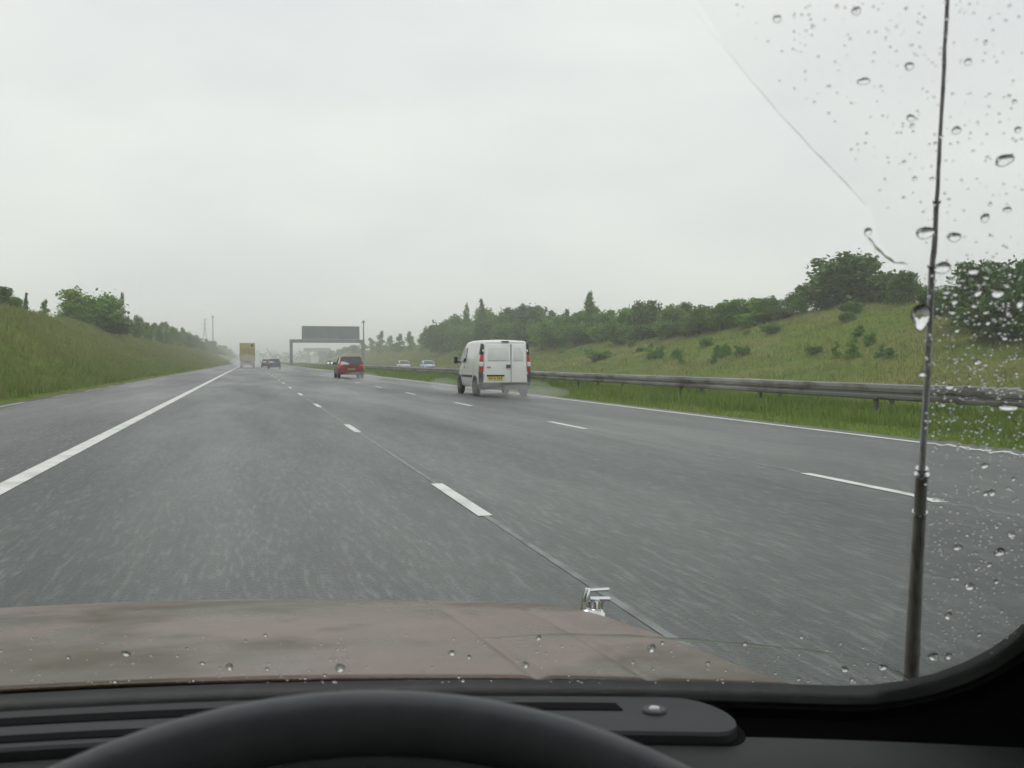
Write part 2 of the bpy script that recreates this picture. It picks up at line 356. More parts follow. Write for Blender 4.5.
# ------------------------------------------------------------------ grass (stuff)
def blades(name, n, sampler, mat_, seed):
    r = np.random.default_rng(seed); P = sampler(r, n)           # x,y,z,h,w
    n = len(P); a = r.uniform(0, 2 * np.pi, n); lean = r.normal(0, .28, (n, 2)) * P[:, 3:4]
    dx = np.cos(a) * P[:, 4]; dy = np.sin(a) * P[:, 4]
    V = np.zeros((n, 5, 3)); base = P[:, :3]
    V[:, 0] = base + np.stack([-dx, -dy, -.05 + 0 * dx], 1); V[:, 1] = base + np.stack([dx, dy, -.05 + 0 * dx], 1)
    mid = base + np.stack([lean[:, 0] * .4, lean[:, 1] * .4, P[:, 3] * .6], 1)
    V[:, 2] = mid + np.stack([dx * .7, dy * .7, 0 * dx], 1); V[:, 3] = mid - np.stack([dx * .7, dy * .7, 0 * dx], 1)
    V[:, 4] = base + np.stack([lean[:, 0], lean[:, 1], P[:, 3]], 1)
    me = bpy.data.meshes.new(name); me.vertices.add(n * 5); me.vertices.foreach_set('co', V.ravel())
    idx = (np.arange(n)[:, None] * 5 + np.array([0, 1, 2, 3, 3, 2, 4])).ravel()
    me.loops.add(n * 7); me.loops.foreach_set('vertex_index', idx.astype(np.int32))
    me.polygons.add(n * 2); st = (np.arange(n)[:, None] * 7 + np.array([0, 4])).ravel()
    me.polygons.foreach_set('loop_start', st.astype(np.int32))
    me.update(calc_edges=True); me.validate()
    return link(name, me, mat_, None, False)
def sampler(x0, x1, y0, y1, h0, h1, w, pw=1.6, clump=.25, ths=None):
    def f(r, n):
        X = r.uniform(x0, x1, n); t = r.uniform(0, 1, n) ** pw; Y = y0 + (y1 - y0) * t
        Z = np.array([height(a, b) for a, b in zip(X, Y)])
        c = np.array([fbm(a, b, clump) for a, b in zip(X, Y)])
        H = (h0 + (h1 - h0) * r.uniform(0, 1, n)) * (1 + .7 * c)
        if ths is not None:
            k = c + r.uniform(-.3, .3, n) > ths
            X, Y, Z, H = X[k], Y[k], Z[k], H[k]
        W = w * (.6 + .8 * r.uniform(0, 1, len(X))) * (1 + Y / 60)
        return np.stack([X, Y, Z, np.maximum(H, .03), W], 1)
    return f
tag(blades('bank_grass', 110000, sampler(-16.2, -6.5, 14, 430, .14, .4, .010, 2.2), M_GRASSL, 1),
    'long olive and straw coloured grass covering the left embankment', 'grass', kind='stuff')
tag(blades('bank_edge_grass', 30000, sampler(-8.2, -6.45, 14, 430, .12, .36, .010, 2.2), M_GRASSG, 2),
    'darker green grass along the foot of the left embankment', 'grass', kind='stuff')
tag(blades('bank_grass', 90000, sampler(31.7, 54, 35, 480, .12, .34, .013, 1.5), M_GRASSL, 3),
    'long grass covering the right embankment beyond the crash barrier', 'grass', kind='stuff')
tag(blades('verge_grass', 90000, sampler(9.62, 20.0, 9, 190, .04, .15, .008, 1.8), M_GRASSG, 4),
    'short green grass of the central reservation under the crash barrier', 'grass', kind='stuff')
tag(blades('barrier_grass', 60000, sampler(10.9, 15.0, 10, 170, .14, .34, .008, 1.8), M_GRASSG, 9),
    'taller uncut grass growing round the posts of the crash barrier', 'grass', kind='stuff')

# ------------------------------------------------------------------ trees
def crown_mesh(name, blobs, n, size, seed, mat_):
    """leaf sized quads spread through the shells of a few uneven clumps"""
    r = np.random.default_rng(seed); B = np.array(blobs, float)          # cx cy cz rx ry rz
    wts = (B[:, 3] * B[:, 5]); wts /= wts.sum(); k = r.choice(len(B), n, p=wts)
    d = r.normal(0, 1, (n, 3)); d /= np.linalg.norm(d, axis=1)[:, None]
    rad = r.uniform(0, 1, n) ** .38
    # small sub clumps give an uneven outline
    sub = r.normal(0, 1, (len(B), 40, 3)); sub /= np.linalg.norm(sub, axis=2)[:, :, None]
    cl = sub[k, r.integers(0, 40, n)]
    mixw = r.uniform(0, 1, n)[:, None] < .7
    d = np.where(mixw, cl + r.normal(0, .16, (n, 3)), d); 
    amp = 1 + .22 * np.sin(d[:, 0] * 7 + k) * np.cos(d[:, 2] * 6 + k * 2)
    P = B[k, :3] + d * B[k, 3:6] * (rad * amp)[:, None]
    u = r.normal(0, 1, (n, 3)); u /= np.linalg.norm(u, axis=1)[:, None]
    w = np.cross(u, r.normal(0, 1, (n, 3))); w /= np.linalg.norm(w, axis=1)[:, None]
    s = size * r.uniform(.5, 1.25, n)[:, None]
    V = np.stack([P - u * s, P + w * s * .6, P + u * s, P - w * s * .6], 1)
    me = bpy.data.meshes.new(name); me.vertices.add(n * 4); me.vertices.foreach_set('co', V.ravel())
    me.loops.add(n * 4); me.loops.foreach_set('vertex_index', np.arange(n * 4, dtype=np.int32))
    me.polygons.add(n); me.polygons.foreach_set('loop_start', (np.arange(n) * 4).astype(np.int32))
    me.update(calc_edges=True); me.materials.append(mat_); return me
def trunk_mesh(name, h, r0, seed, blobs):
    rr = random.Random(seed); b = MB(); top = Vector((rr.uniform(-.05, .05), rr.uniform(-.05, .05), h))
    mid = Vector((rr.uniform(-.04, .04), 0, h * .5)); b.tube([(0, 0, -.12), mid, top], [r0, r0 * .7, r0 * .25], 7)
    for q in blobs:
        s = mid.lerp(top, rr.uniform(-.3, .6)); e = Vector(q[:3]); b.tube([s, s.lerp(e, .5) + Vector((0, 0, .03)), e], [r0 * .45, r0 * .3, r0 * .1], 5)
    bmesh.ops.recalc_face_normals(b.bm, faces=b.bm.faces)
    me = bpy.data.meshes.new(name); b.bm.to_mesh(me); b.bm.free(); me.materials.append(M_BARK)
    return me
def blobs_broad(r, n=14, lo=.08):
    out = [(0, 0, .55, .30, .30, .30)]
    for i in range(n):
        a = r.uniform(0, 6.28); q = r.uniform(.15, .36); z = r.uniform(lo, .86)
        s = r.uniform(.10, .20) * (1.15 - abs(z - .5)); out.append((math.cos(a) * q, math.sin(a) * q, z, s * 1.2, s * 1.2, s))
    return out
def blobs_cone(r):
    out = []
    for i in range(13):
        z = .14 + i / 12 * .82; q = (1.0 - z) * .42 + .03; a = r.uniform(0, 6.28)
        out.append((math.cos(a) * q * .35, math.sin(a) * q * .35, z, q + .02, q + .02, .06))
    return out
def blobs_young(r):
    out = []
    for i in range(8):
        z = .1 + i / 7 * .78; q = .10 + .22 * (1 - z); a = r.uniform(0, 6.28)
        out.append((math.cos(a) * q * .7, math.sin(a) * q * .7, z + r.uniform(-.05, .05), q, q, .12))
    return out
def blobs_bush(r):
    out = [(0, 0, .4, .36, .36, .36)]
    for i in range(10):
        a = r.uniform(0, 6.28); q = r.uniform(.15, .36); z = r.uniform(.15, .74); s = r.uniform(.12, .2)
        out.append((math.cos(a) * q, math.sin(a) * q, z, s, s, s))
    return out
VAR = {}
for kind, fn, n, size, th in (('broad', blobs_broad, 5200, .033, .72), ('cone', blobs_cone, 2600, .030, .9), ('young', blobs_young, 1900, .038, .8), ('bush', blobs_bush, 5500, .034, .5)):
    for mi, mm in enumerate((M_LEAF1, M_LEAF2, M_LEAF3)):
        for v in range(2):
            r = random.Random(hash((len(kind), mi, v)) % 1000 + mi * 17 + v * 5)
            B = fn(r); VAR[(kind, mi, v)] = (crown_mesh('crown', B, n, size, mi * 10 + v + len(kind), mm), trunk_mesh('trunk', th, .024 if kind != 'bush' else .03, v + mi, B[1:8]))
def tree(kind, mi, x, y, h, w, label, cat='tree', group=None, name=None, sink=0):
    nm = name or {'broad': 'broadleaf_tree', 'cone': 'pointed_tree', 'young': 'young_tree', 'bush': 'bush'}[kind]
    c, t = VAR[(kind, mi, rng.randrange(2))]
    z = height(x, y) - sink
    root = empty(nm, (x, y, z), rng.uniform(0, 6.28), label, cat, group)
    k = bpy.data.objects.new('crown', c); col.objects.link(k); k.parent = root
    s = bpy.data.objects.new('trunk', t); col.objects.link(s); s.parent = root
    root.scale = (w, w, h); return root
def Yat(px, X):
    z = X * F / (CS * (px - 250)); return (z - X * SN) / CS, z
def ptree(px, X, ytop, wpx, kind, mi, label, cat='tree', group=None, name=None, zb=None):
    """stand a tree at lateral distance X from the lane; its height and spread are in metres from there on"""
    Y, z = Yat(px, X); top = (361 - ytop) / F * z + CAMZ; base = height(X, Y) if zb is None else zb
    h = max(1.0, top - base); w = wpx / F * z / .78
    return tree(kind, mi, X, Y, h / .97, w, label, cat, group, name)
GR = 'trees along the right embankment'; GL = 'trees along the left embankment'
# right embankment, near to far
ptree(1062, 40, 246, 70, 'broad', 1, 'dark tree at the far right edge, partly outside the view, behind the raindrops', group=GR)
ptree(1018, 41, 252, 62, 'broad', 1, 'large dark bushy tree right of the aerial at the picture edge, beyond many raindrops', group=GR)
ptree(975, 43, 255, 60, 'broad', 1, 'tall dark bushy tree just right of the car aerial on the right bank', group=GR)
ptree(940, 46, 275, 40, 'bush', 1, 'low dark shrub-like tree seen directly behind the car aerial', group=GR)
ptree(1000, 40.5, 290, 70, 'bush', 1, 'dark low bush in front of the trees right of the aerial', 'bush')
ptree(1045, 40.0, 292, 60, 'bush', 2, 'low green bush at the right picture edge halfway up the bank', 'bush')
ptree(908, 51, 268, 36, 'broad', 1, 'small dark tree between the wide crest tree and the aerial', group=GR)
ptree(850, 53, 249, 84, 'broad', 1, 'widest dark tree alone on top of the right embankment crest', group=GR)
ptree(822, 54, 270, 46, 'bush', 1, 'dark bush at the left foot of the wide crest tree', 'bush')
ptree(880, 54, 272, 46, 'bush', 1, 'dark bush at the right foot of the wide crest tree', 'bush')
ptree(852, 48, 298, 24, 'bush', 2, 'small green bush on the slope below the wide crest tree', 'bush')
ptree(793, 53, 290, 22, 'broad', 1, 'small dark tree left of the wide crest tree', group=GR)
ptree(768, 50, 296, 34, 'broad', 2, 'rounded green tree at the right end of the tree belt', group=GR)
ptree(742, 47, 297, 44, 'broad', 0, 'bright green bushy tree near the right end of the belt', group=GR)
ptree(722, 45, 302, 36, 'broad', 2, 'green tree beside the bright bushy tree at the belt end', group=GR)
ptree(700, 45, 305, 36, 'broad', 2, 'mid green tree above two small slope bushes', group=GR)
ptree(674, 46, 303, 30, 'broad', 2, 'feathery green tree right of the tall round dark tree', group=GR)
ptree(646, 46, 297, 30, 'broad', 1, 'tall dark tree with a round top in the middle of the right belt', group=GR)
ptree(628, 45, 305, 28, 'broad', 0, 'bright green tree left of the tall round dark tree', group=GR)
ptree(590, 45, 293, 28, 'cone', 2, 'tall pointed conifer rising above the right tree belt', group=GR)
ptree(606, 46, 308, 26, 'broad', 2, 'low green tree just right of the tall pointed conifer', group=GR)
ptree(567, 46, 311, 34, 'broad', 2, 'green tree just left of the tall pointed conifer', group=GR)
ptree(545, 47, 313, 30, 'broad', 1, 'dark tree above the right edge of the white van', group=GR)
ptree(524, 47, 303, 44, 'broad', 1, 'broad dark crown above the roof of the white van', group=GR)
ptree(503, 46, 307, 30, 'broad', 2, 'green tree above the left rear corner of the white van', group=GR)
ptree(482, 45, 300, 18, 'cone', 1, 'slim pointed dark tree up left of the white van', group=GR)
ptree(467, 45, 306, 20, 'cone', 2, 'second slim pointed tree, left of the darker one by the van', group=GR)
ptree(455, 44, 314, 22, 'broad', 2, 'small green tree at the left shoulder of the tall belt', group=GR)
ptree(437, 43, 323, 30, 'broad', 1, 'round dark tree where the tall belt drops down towards the gantry', group=GR)
for px, X, yt, w, k, m in ((422, 44, 333, 14, 'young', 2), (410, 45, 331, 12, 'young', 2), (400, 44, 334, 14, 'young', 1), (391, 45, 336, 12, 'young', 2), (381, 44, 331, 12, 'young', 1), (372, 45, 338, 12, 'young', 2), (364, 45, 341, 12, 'young', 2)):
    ptree(px, X, yt, w, k, m, 'small hazy young tree between the tall belt and the gantry', group='small hazy trees right of the gantry')
for px, X, yt, w in ((355, 46, 344, 12), (348, 47, 346, 12), (341, 47, 348, 10), (332, 46, 349, 8)):
    ptree(px, X, yt, w, 'broad', 1, 'faint distant tree seen under the gantry sign', group='faint distant trees under the gantry')
# under-storey of the right belt
for i, px in enumerate(range(445, 790, 16)):
    X = 41.5 + rng.uniform(-1, 1.5) + (0 if px < 600 else (px - 600) * .035)
    ptree(px + rng.uniform(-4, 4), X, 318 + rng.uniform(-6, 5) - max(0, px - 640) * .055, 30, 'bush', rng.choice((1, 2, 2, 0)), 'low bush filling the foot of the right tree belt', 'bush', 'bushes under the right tree belt')
for px, X, yt, w, lab in ((655, 37, 346, 16, 'small dark bush left of another on the open right slope'), (678, 37, 348, 12, 'smaller dark bush right of another on the open right slope'),
                          (600, 37, 348, 28, 'low wide bush on the slope right of the white van'), (722, 38, 342, 13, 'little bush on the slope below the bright green tree'),
                          (743, 38, 345, 14, 'little bush low on the slope, rightmost of the small ones'), (466, 37, 349, 16, 'small bush on the slope just left of the white van')):
    ptree(px, X, yt, w, 'bush', 0, lab, 'bush')
for i in range(26):
    X = 35.5 + rng.random() * 11; px = rng.uniform(545, 900)
    Y, z = Yat(px, X); tree(rng.choice(('bush', 'young')), rng.choice((0, 2)), X, Y, rng.uniform(.6, 1.5), rng.uniform(.8, 2.2), 'small patch of scrub growing out of the long grass on the right slope', 'scrub', 'scrub patches on the right slope', 'scrub_patch', .15)
for i, px in enumerate(range(448, 800, 13)):
    X = 49 + rng.uniform(-1, 2); yt = 311 + rng.uniform(-9, 9) - max(0, px - 620) * .05 + max(0, 470 - px) * .3
    ptree(px + rng.uniform(-4, 4), X, yt, rng.uniform(14, 26), rng.choice(('broad', 'broad', 'young', 'cone')), rng.choice((1, 2, 1, 0)), 'one of the hazy trees filling the back row of the right tree belt', 'tree', 'back row trees of the right belt')
# left embankment
ptree(96, -14.6, 284, 52, 'bush', 0, 'big bright green bush on the left embankment slope', 'bush')
ptree(76, -16.2, 296, 38, 'bush', 0, 'bright green bush joined to the left side of the big bush', 'bush')
ptree(112, -13.4, 305, 30, 'bush', 1, 'dark green lower bush at the right foot of the big bush', 'bush')
ptree(122, -16.2, 293, 12, 'young', 1, 'thin dark sapling poking up right of the big bush', group=GL)
ptree(2, -16.5, 284, 28, 'broad', 1, 'dark tree at the left picture edge on the crest', group=GL)
ptree(14, -16.8, 293, 18, 'bush', 0, 'small green bush beside the leftmost dark tree', 'bush')
ptree(28, -17, 293, 9, 'young', 1, 'thin sapling on the crest right of the leftmost tree', group=GL)
ptree(46, -17, 300, 12, 'young', 2, 'tiny pale sapling on the crest left of the big bush', group=GL)
tops = [(132, 316), (139, 314), (146, 317), (153, 320), (160, 321), (167, 323), (174, 323), (181, 327), (188, 328), (194, 332), (200, 334), (206, 337), (211, 339), (216, 341), (221, 344), (226, 346), (230, 348)]
for px, yt in tops:
    for dx in (0, 1.6):
        k = 'young' if dx else rng.choice(('broad', 'young'))
        ptree(px + rng.uniform(-2, 2), -16.6 + dx * 1.6, yt + rng.uniform(-1, 3) + dx * 3.4, 11, k, rng.choice((1, 2, 2)), 'one of the small trees in the row receding along the left crest', group='row of small trees on the left crest')
# far-off wood
def far_wood():
    B = []; r = random.Random(5)
    for i in range(110):
        x = -170 + i * 3.2 + r.uniform(-1, 1); B.append((x, 780 + r.uniform(-10, 10), 3.2 + r.uniform(-1, 1), 5, 5, 5 + r.uniform(-1.6, 1.4)))
    me = crown_mesh('distant_wood', B, 16000, .7, 4, M_LEAF2); o = link('distant_wood', me, None, None, False)
    tag(o, 'faint grey-green line of woodland far off at the end of the motorway', 'woodland', kind='stuff')
far_wood()

# ------------------------------------------------------------------ crash barrier
def barrier(X, z0, y0, y1, gap, label, seed):
    root = empty('crash_barrier', (X, y0, z0), 0, label, 'crash barrier', 'crash barriers in the central reservation')
    prof = [(-.075, .50), (.075, .50), (.09, .53), (.09, .585), (.07, .605), (.07, .645), (.09, .665), (.09, .735), (.07, .80), (.0, .815), (-.07, .80), (-.09, .735), (-.09, .665), (-.07, .645), (-.07, .605), (-.09, .585), (-.09, .53)]
    prof = [(a, (b - .66) * 1.0 + .53) for a, b in prof]
    n = 160; rings = []
    for i in range(n + 1):
        y = (y1 - y0) * (i / n) ** 1.7; dz = .012 * fbm(0, y, .11) 
        rings.append([(px + .01 * fbm(5, y, .09), y, pz + dz) for px, pz in prof])
    b = MB().loft(rings)
    for k in range(60):                                # lapped sleeves where the lengths join
        y = 3.4 + 4.8 * k + .01; q = [(px_ * 1.03 + (.004 if px_ > 0 else -.004), pz + (.004 if pz > .53 else -.004)) for px_, pz in prof]
        b.loft([[(u, y, w) for u, w in q], [(u, y + .38, w) for u, w in q]])
    b.build('rail', M_GALV, root)
    pm = MB().box((-.035, -.05, -.35), (.035, .05, .43), .004)
    p0 = pm.build('post', M_GANTRY, root); p0.location = (0, 1.0, 0)
    y = 1.0 + gap; k = 1
    while y < y1 - y0 and k < 99:
        c = p0.copy(); col.objects.link(c); c.parent = root; c.location = (0, y, 0); y += gap; k += 1
    return root
barrier(12.4, 0, 2.5, 560, 4.8, 'long weathered grey steel crash barrier nearest the outer lane, on the central reservation grass', 1)
barrier(13.7, -.04, 3.8, 560, 4.8, 'second crash barrier running close behind the nearer one', 2)

# ------------------------------------------------------------------ gantry
def gantry():
    Y = 272
    root = empty('gantry', (10.8, Y, 0), 0, 'dark steel gantry with a blank grey sign back spanning the opposite carriageway', 'gantry')
    for x in (-.1, 18.9): MB().box((x - .4, -.4, -.3), (x + .4, .4, 6.0), .04).build('leg', M_GANTRY, root)
    b = MB().box((-.5, -.3, 6.0), (19.3, .3, 6.9), .03)
    b.build('beam', M_GANTRY, root)
    b = MB()
    b.box((2.7, .35, 6.95), (18.0, .55, 10.5), .03)
    b.build('sign_panel', M_SIGNBACK, root)
    b = MB()
    for x in np.linspace(3.4, 17.3, 9): b.box((x - .08, .2, 6.9), (x + .08, .347, 10.3))
    b.build('sign_bracket', M_GANTRY, root)
gantry()
def mast(px, X, ytop, r, label, arm):
    Y, z = Yat(px, X); zb = height(X, Y); h = (361 - ytop) / F * z + CAMZ - zb
    root = empty('camera_mast', (X, Y, zb), 0, label, 'mast')
    MB().tube([(0, 0, -.2), (0, 0, h * .5), (0, 0, h)], [r, r * .85, r * .7], 10).build('pole', M_GANTRY, root, True)
    MB().box((-arm, -.06, h - .25), (arm, .06, h - .1), .02).build('crossarm', M_GANTRY, root)
    MB().box((-.3, -.45, h), (.3, .45, h + .4), .05).build('camera_head', M_GREYPL, root)
mast(364, 33.5, 322, .28, 'tall thin pole with a small head standing at the right end of the gantry', .7)
mast(213.5, -14.0, 317, .22, 'tall thin pole rising above the trees left of the yellow lorry', .55)
def pylon():
    Y, z = Yat(205.5, -24); zb = height(-24, Y); H = (361 - 318) / F * z + CAMZ - zb
    root = empty('electricity_pylon', (-24, Y, zb), 0, 'faint lattice pylon beside the thin pole above the left trees', 'pylon')
    b = MB(); w0 = 2.0
    for sx in (-1, 1):
        for sy in (-1, 1): b.tube([(sx * w0, sy * w0, 0), (sx * .45, sy * .45, H * .65), (0, 0, H)], .10, 5)
    for i in range(8):
        z0, z1 = H * i / 9, H * (i + 1) / 9; w = lambda q: w0 + (.45 - w0) * min(1, q / (H * .65)) if q < H * .65 else .45 * (1 - (q - H * .65) / (H * .35))
        for sy in (-1, 1):
            b.tube([(-w(z0), sy * w(z0), z0), (w(z1), sy * w(z1), z1)], .06, 4); b.tube([(w(z0), sy * w(z0), z0), (-w(z1), sy * w(z1), z1)], .06, 4)
    b.build('lattice_tower', M_GANTRY, root)
    b = MB()
    for q, l in ((.68, 2.6), (.82, 2.2), (.94, 1.6)): b.tube([(-l, 0, H * q), (0, 0, H * q + .4), (l, 0, H * q)], .09, 5)
    b.build('crossarm', M_GANTRY, root)
pylon()
def building():
    root = empty('flat_roofed_building', (31.5, 595, -.2), 0, 'hazy grey building with an overhanging flat roof seen under the gantry', 'building')
    MB().box((-.5, 0, 7.0), (14.5, 12, 9.0), .1).build('roof', M_BLDG, root)
    MB().box((8.0, 1, -.5), (12.8, 11, 7.0), .05).build('wall', M_BLDGD, root)
    MB().box((3.4, 3, -.5), (7.8, 10, 4.4), .05).build('lower_wall', M_PANELW, root)
    for x in (.4, 2.2, 13.8): MB().tube([(x, .6, -.5), (x, .6, 7.0)], .22, 8).build('column', M_BLDG, root)
building()

# ------------------------------------------------------------------ vehicles
def wheel(root, x, y, r, w):
    s = 1 if x > 0 else -1
    t = MB().lathe([(r * .62, -w / 2), (r * .93, -w / 2), (r, -w * .35), (r, w * .35), (r * .93, w / 2), (r * .62, w / 2)], 'X', (0, 0, 0), 28).build('wheel', M_TYRE, root, True, 40)
    t.location = (x, y, r)
    MB().lathe([(r * .1, s * w * .42), (r * .63, s * w * .5), (r * .66, s * w * .3), (r * .3, 0)], 'X', (0, 0, 0), 20).build('rim', M_RIM, t, False)
    return t
def ring(y, hw, zb, zt, tumble, rr, n=5):
    """body section at y: rounded rectangle that narrows towards the roof"""
    zm = zb + (zt - zb) * .45; top = hw - tumble
    half = [(hw * .93, zb), (hw * .985, zb + .08), (hw, (zb + zm) / 2), (hw, zm)]
    half += [(hw - tumble * .55, zm + (zt - zm) * .55)]
    for k in range(n + 1):
        a = math.pi / 2 * k / n; half.append((top - rr + rr * math.cos(a), zt - rr * .8 + rr * .8 * math.sin(a)))
    half.append((top * .4, zt + .012)); half.append((0, zt + .018))
    pts = half + [(-x, z) for x, z in half[::-1][1:]]
    return [(x, y, z) for x, z in pts]
def white_van():
    Yr = 31.6
    root = empty('white_van', (8.10, Yr + 2.1, .0), R(-1.0), 'white panel van with closed rear doors driving in the outer lane', 'van')
    L2 = 2.1
    st = [(-L2 + .02, .80, .40, 1.76, .10, .10), (-L2 + .10, .835, .36, 1.81, .11, .12), (-1.2, .855, .30, 1.84, .115, .13), (0, .86, .28, 1.84, .12, .13), (.65, .86, .28, 1.81, .12, .13), (.95, .86, .28, 1.72, .14, .12),
          (1.25, .85, .28, 1.42, .12, .12), (1.52, .84, .28, 1.12, .08, .10), (1.85, .80, .28, 1.00, .06, .12), (2.05, .72, .30, .84, .05, .12), (2.12, .62, .34, .70, .04, .08)]
    MB().loft([ring(y, hw, zb, zt, tu, rr) for y, hw, zb, zt, tu, rr in st]).build('body', M_WHITE, root, True, 35)
    yr = -L2
    # rear doors: wide left leaf, narrow right leaf, slightly proud of the tail
    def leaf(x0, x1, s0, s1):
        b = MB(); b.hexa([(x0, yr - .035, .44), (x1, yr - .035, .44), (x1, yr + .05, .44), (x0, yr + .05, .44), (x0 + s0, yr - .005, 1.70), (x1 + s1, yr - .005, 1.70), (x1 + s1, yr + .07, 1.70), (x0 + s0, yr + .07, 1.70)], .018)
        return b.build('rear_door', M_WHITE, root, True, 40)
    dl = leaf(-.725, .185, .05, 0); dr = leaf(.197, .725, 0, -.05)
    MB().box((.195 - .012 - .004, yr - .02, .45), (.195 + .0, yr + .03, 1.70)).build('door_gap', M_BLACKPL, root)
    # recessed blank window panels on both leaves
    for x0, x1 in ((-.60, .12), (.26, .60)):
        MB().hexa([(x0, yr - .036, 1.16), (x1, yr - .036, 1.16), (x1, yr - .02, 1.16), (x0, yr - .02, 1.16), (x0 + .03, yr - .019, 1.60), (x1 - .03, yr - .019, 1.60), (x1 - .03, yr, 1.60), (x0 + .03, yr, 1.60)], .006).build('blank_window_panel', mat('door_panel_white', (.66, .68, .66), .4, n1=(4, (.6, .61, .6), .4, .7)), dl if x0 < 0 else dr, True, 40)
    MB().box((.02, yr - .072, .93), (.16, yr - .03, 1.03), .015).build('handle', M_BLACKPL, dl)
    MB().lathe([(.055, -.015), (.055, 0)], 'Y', (.07, yr - .066, .98), 16).build('emblem', M_GREYPL, dl)
    MB().box((-.62, yr - .050, .94), (-.50, yr - .032, .965), .004).build('badge', M_GREYPL, dl)
    for z in (.72, 1.45):
        for x in (-.735, .735): MB().box((x - .03, yr - .02, z), (x + .03, yr + .02, z + .07), .008).build('hinge', M_WHITE, root)
    MB().box((-.62, yr - .075, .655), (-.04, yr - .03, .70), .008).build('plate_lamp_bar', M_BLACKPL, dl)
    p = MB().box((-.60, yr - .055, .53), (-.08, yr - .036, .645), .004).build('number_plate', M_YELLOW, dl)
    b = MB(); x = -.56
    for wd in (.045, .045, .03, .045, .0, .045, .045, .045):
        if wd: b.box((x, yr - .058, .553), (x + wd * .75, yr - .0552, .622))
        x += .062 if wd else .035
    b.build('plate_characters', M_BLACKPL, p)
    # bumper
    MB().hexa([(-.80, yr - .09, .22), (.80, yr - .09, .22), (.84, yr + .25, .22), (-.84, yr + .25, .22), (-.82, yr - .11, .43), (.82, yr - .11, .43), (.86, yr + .25, .43), (-.86, yr + .25, .43)], .03).build('bumper', M_GREYPL, root, True, 40)
    for s in (-1, 1):
        a = MB().hexa([(s * .735, yr - .03, .80), (s * .86, yr + .02, .80), (s * .866, yr + .16, .80), (s * .735, yr + .1, .80), (s * .715, yr - .005, 1.52), (s * .79, yr + .03, 1.60), (s * .80, yr + .14, 1.60), (s * .715, yr + .1, 1.52)], .012)
        t = a.build('tail_light', M_REDLENS, root, True, 40)
        MB().hexa([(s * .738, yr - .036, .97), (s * .866, yr + .015, .97), (s * .872, yr + .165, .97), (s * .738, yr + .1, .97), (s * .734, yr - .030, 1.12), (s * .848, yr + .018, 1.12), (s * .856, yr + .16, 1.12), (s * .734, yr + .1, 1.12)], .006).build('clear_lens', M_CLEAR, t, True, 40)
        MB().hexa([(s * .724, yr - .016, 1.36), (s * .822, yr + .018, 1.36), (s * .832, yr + .20, 1.36), (s * .72, yr + .1, 1.36), (s * .708, yr - .002, 1.66), (s * .775, yr + .028, 1.72), (s * .785, yr + .20, 1.72), (s * .70, yr + .1, 1.66)], .006).build('pillar_trim', M_BLACKPL, root, True, 40)
        MB().hexa([(s * .75, yr - .036, .44), (s * .862, yr + .01, .44), (s * .868, yr + .12, .44), (s * .75, yr + .1, .44), (s * .745, yr - .034, .81), (s * .866, yr + .012, .81), (s * .872, yr + .12, .81), (s * .745, yr + .1, .81)], .006).build('corner_panel', M_GREYPL, root, True, 40)
        # side: arches, rub strip, cab door glass, mirror
        for y in (-1.32, 1.36):
            MB().lathe([(.375, -.012), (.385, .012)], 'X', (s * .857, y, .30), 28).build('wheel_arch', M_BLACKPL, root)
            wheel(root, s * .80, y, .31, .18)
        MB().box((s * .872 - .012, -.90, .60), (s * .872 + .006, .92, .68), .004).build('rub_strip', M_BLACKPL, root)
        MB().hexa([(s * .862, .25, 1.12), (s * .862, 1.30, 1.12), (s * .842, 1.30, 1.12), (s * .842, .25, 1.12), (s * .782, .25, 1.60), (s * .778, .88, 1.60), (s * .755, .88, 1.60), (s * .757, .25, 1.60)], .004).build('side_window', M_WINDOW, root)
        m = MB().hexa([(s * .99, 1.10, 1.06), (s * 1.10, 1.08, 1.06), (s * 1.10, 1.20, 1.06), (s * .94, 1.24, 1.06), (s * .99, 1.10, 1.30), (s * 1.10, 1.08, 1.30), (s * 1.10, 1.20, 1.30), (s * .95, 1.24, 1.30)], .02).build('wing_mirror', M_BLACKPL, root, True, 40)
        MB().box((s * .85, 1.14, 1.08), (s * .97, 1.20, 1.14), .01).build('mirror_arm', M_BLACKPL, m)
        MB().box((s * .875 - .01, .30, .93), (s * .875 + .008, .42, .965), .004).build('handle', M_BLACKPL, root)
        MB().hexa([(s * .45, 2.08, .70), (s * .72, 1.98, .70), (s * .74, 1.8, .70), (s * .45, 1.9, .70), (s * .45, 2.0, .90), (s * .70, 1.92, .90), (s * .70, 1.8, .90), (s * .45, 1.9, .90)], .02).build('headlight', M_HEAD, root)
    MB().box((-.12, yr - .01, 1.755), (.12, yr + .07, 1.80), .008).build('high_brake_light', M_BLACKPL, root)
    MB().hexa([(-.66, 1.56, 1.13), (.66, 1.56, 1.13), (.64, 1.50, 1.13), (-.64, 1.50, 1.13), (-.60, 1.05, 1.68), (.60, 1.05, 1.68), (.58, .98, 1.68), (-.58, .98, 1.68)], .01).build('windscreen', M_WINDOW, root)
    MB().tube([(.45, -2.12, .22), (.45, -1.6, .25)], .03, 8).build('exhaust_pipe', M_BLACKPL, root)
    return root
van = white_van()

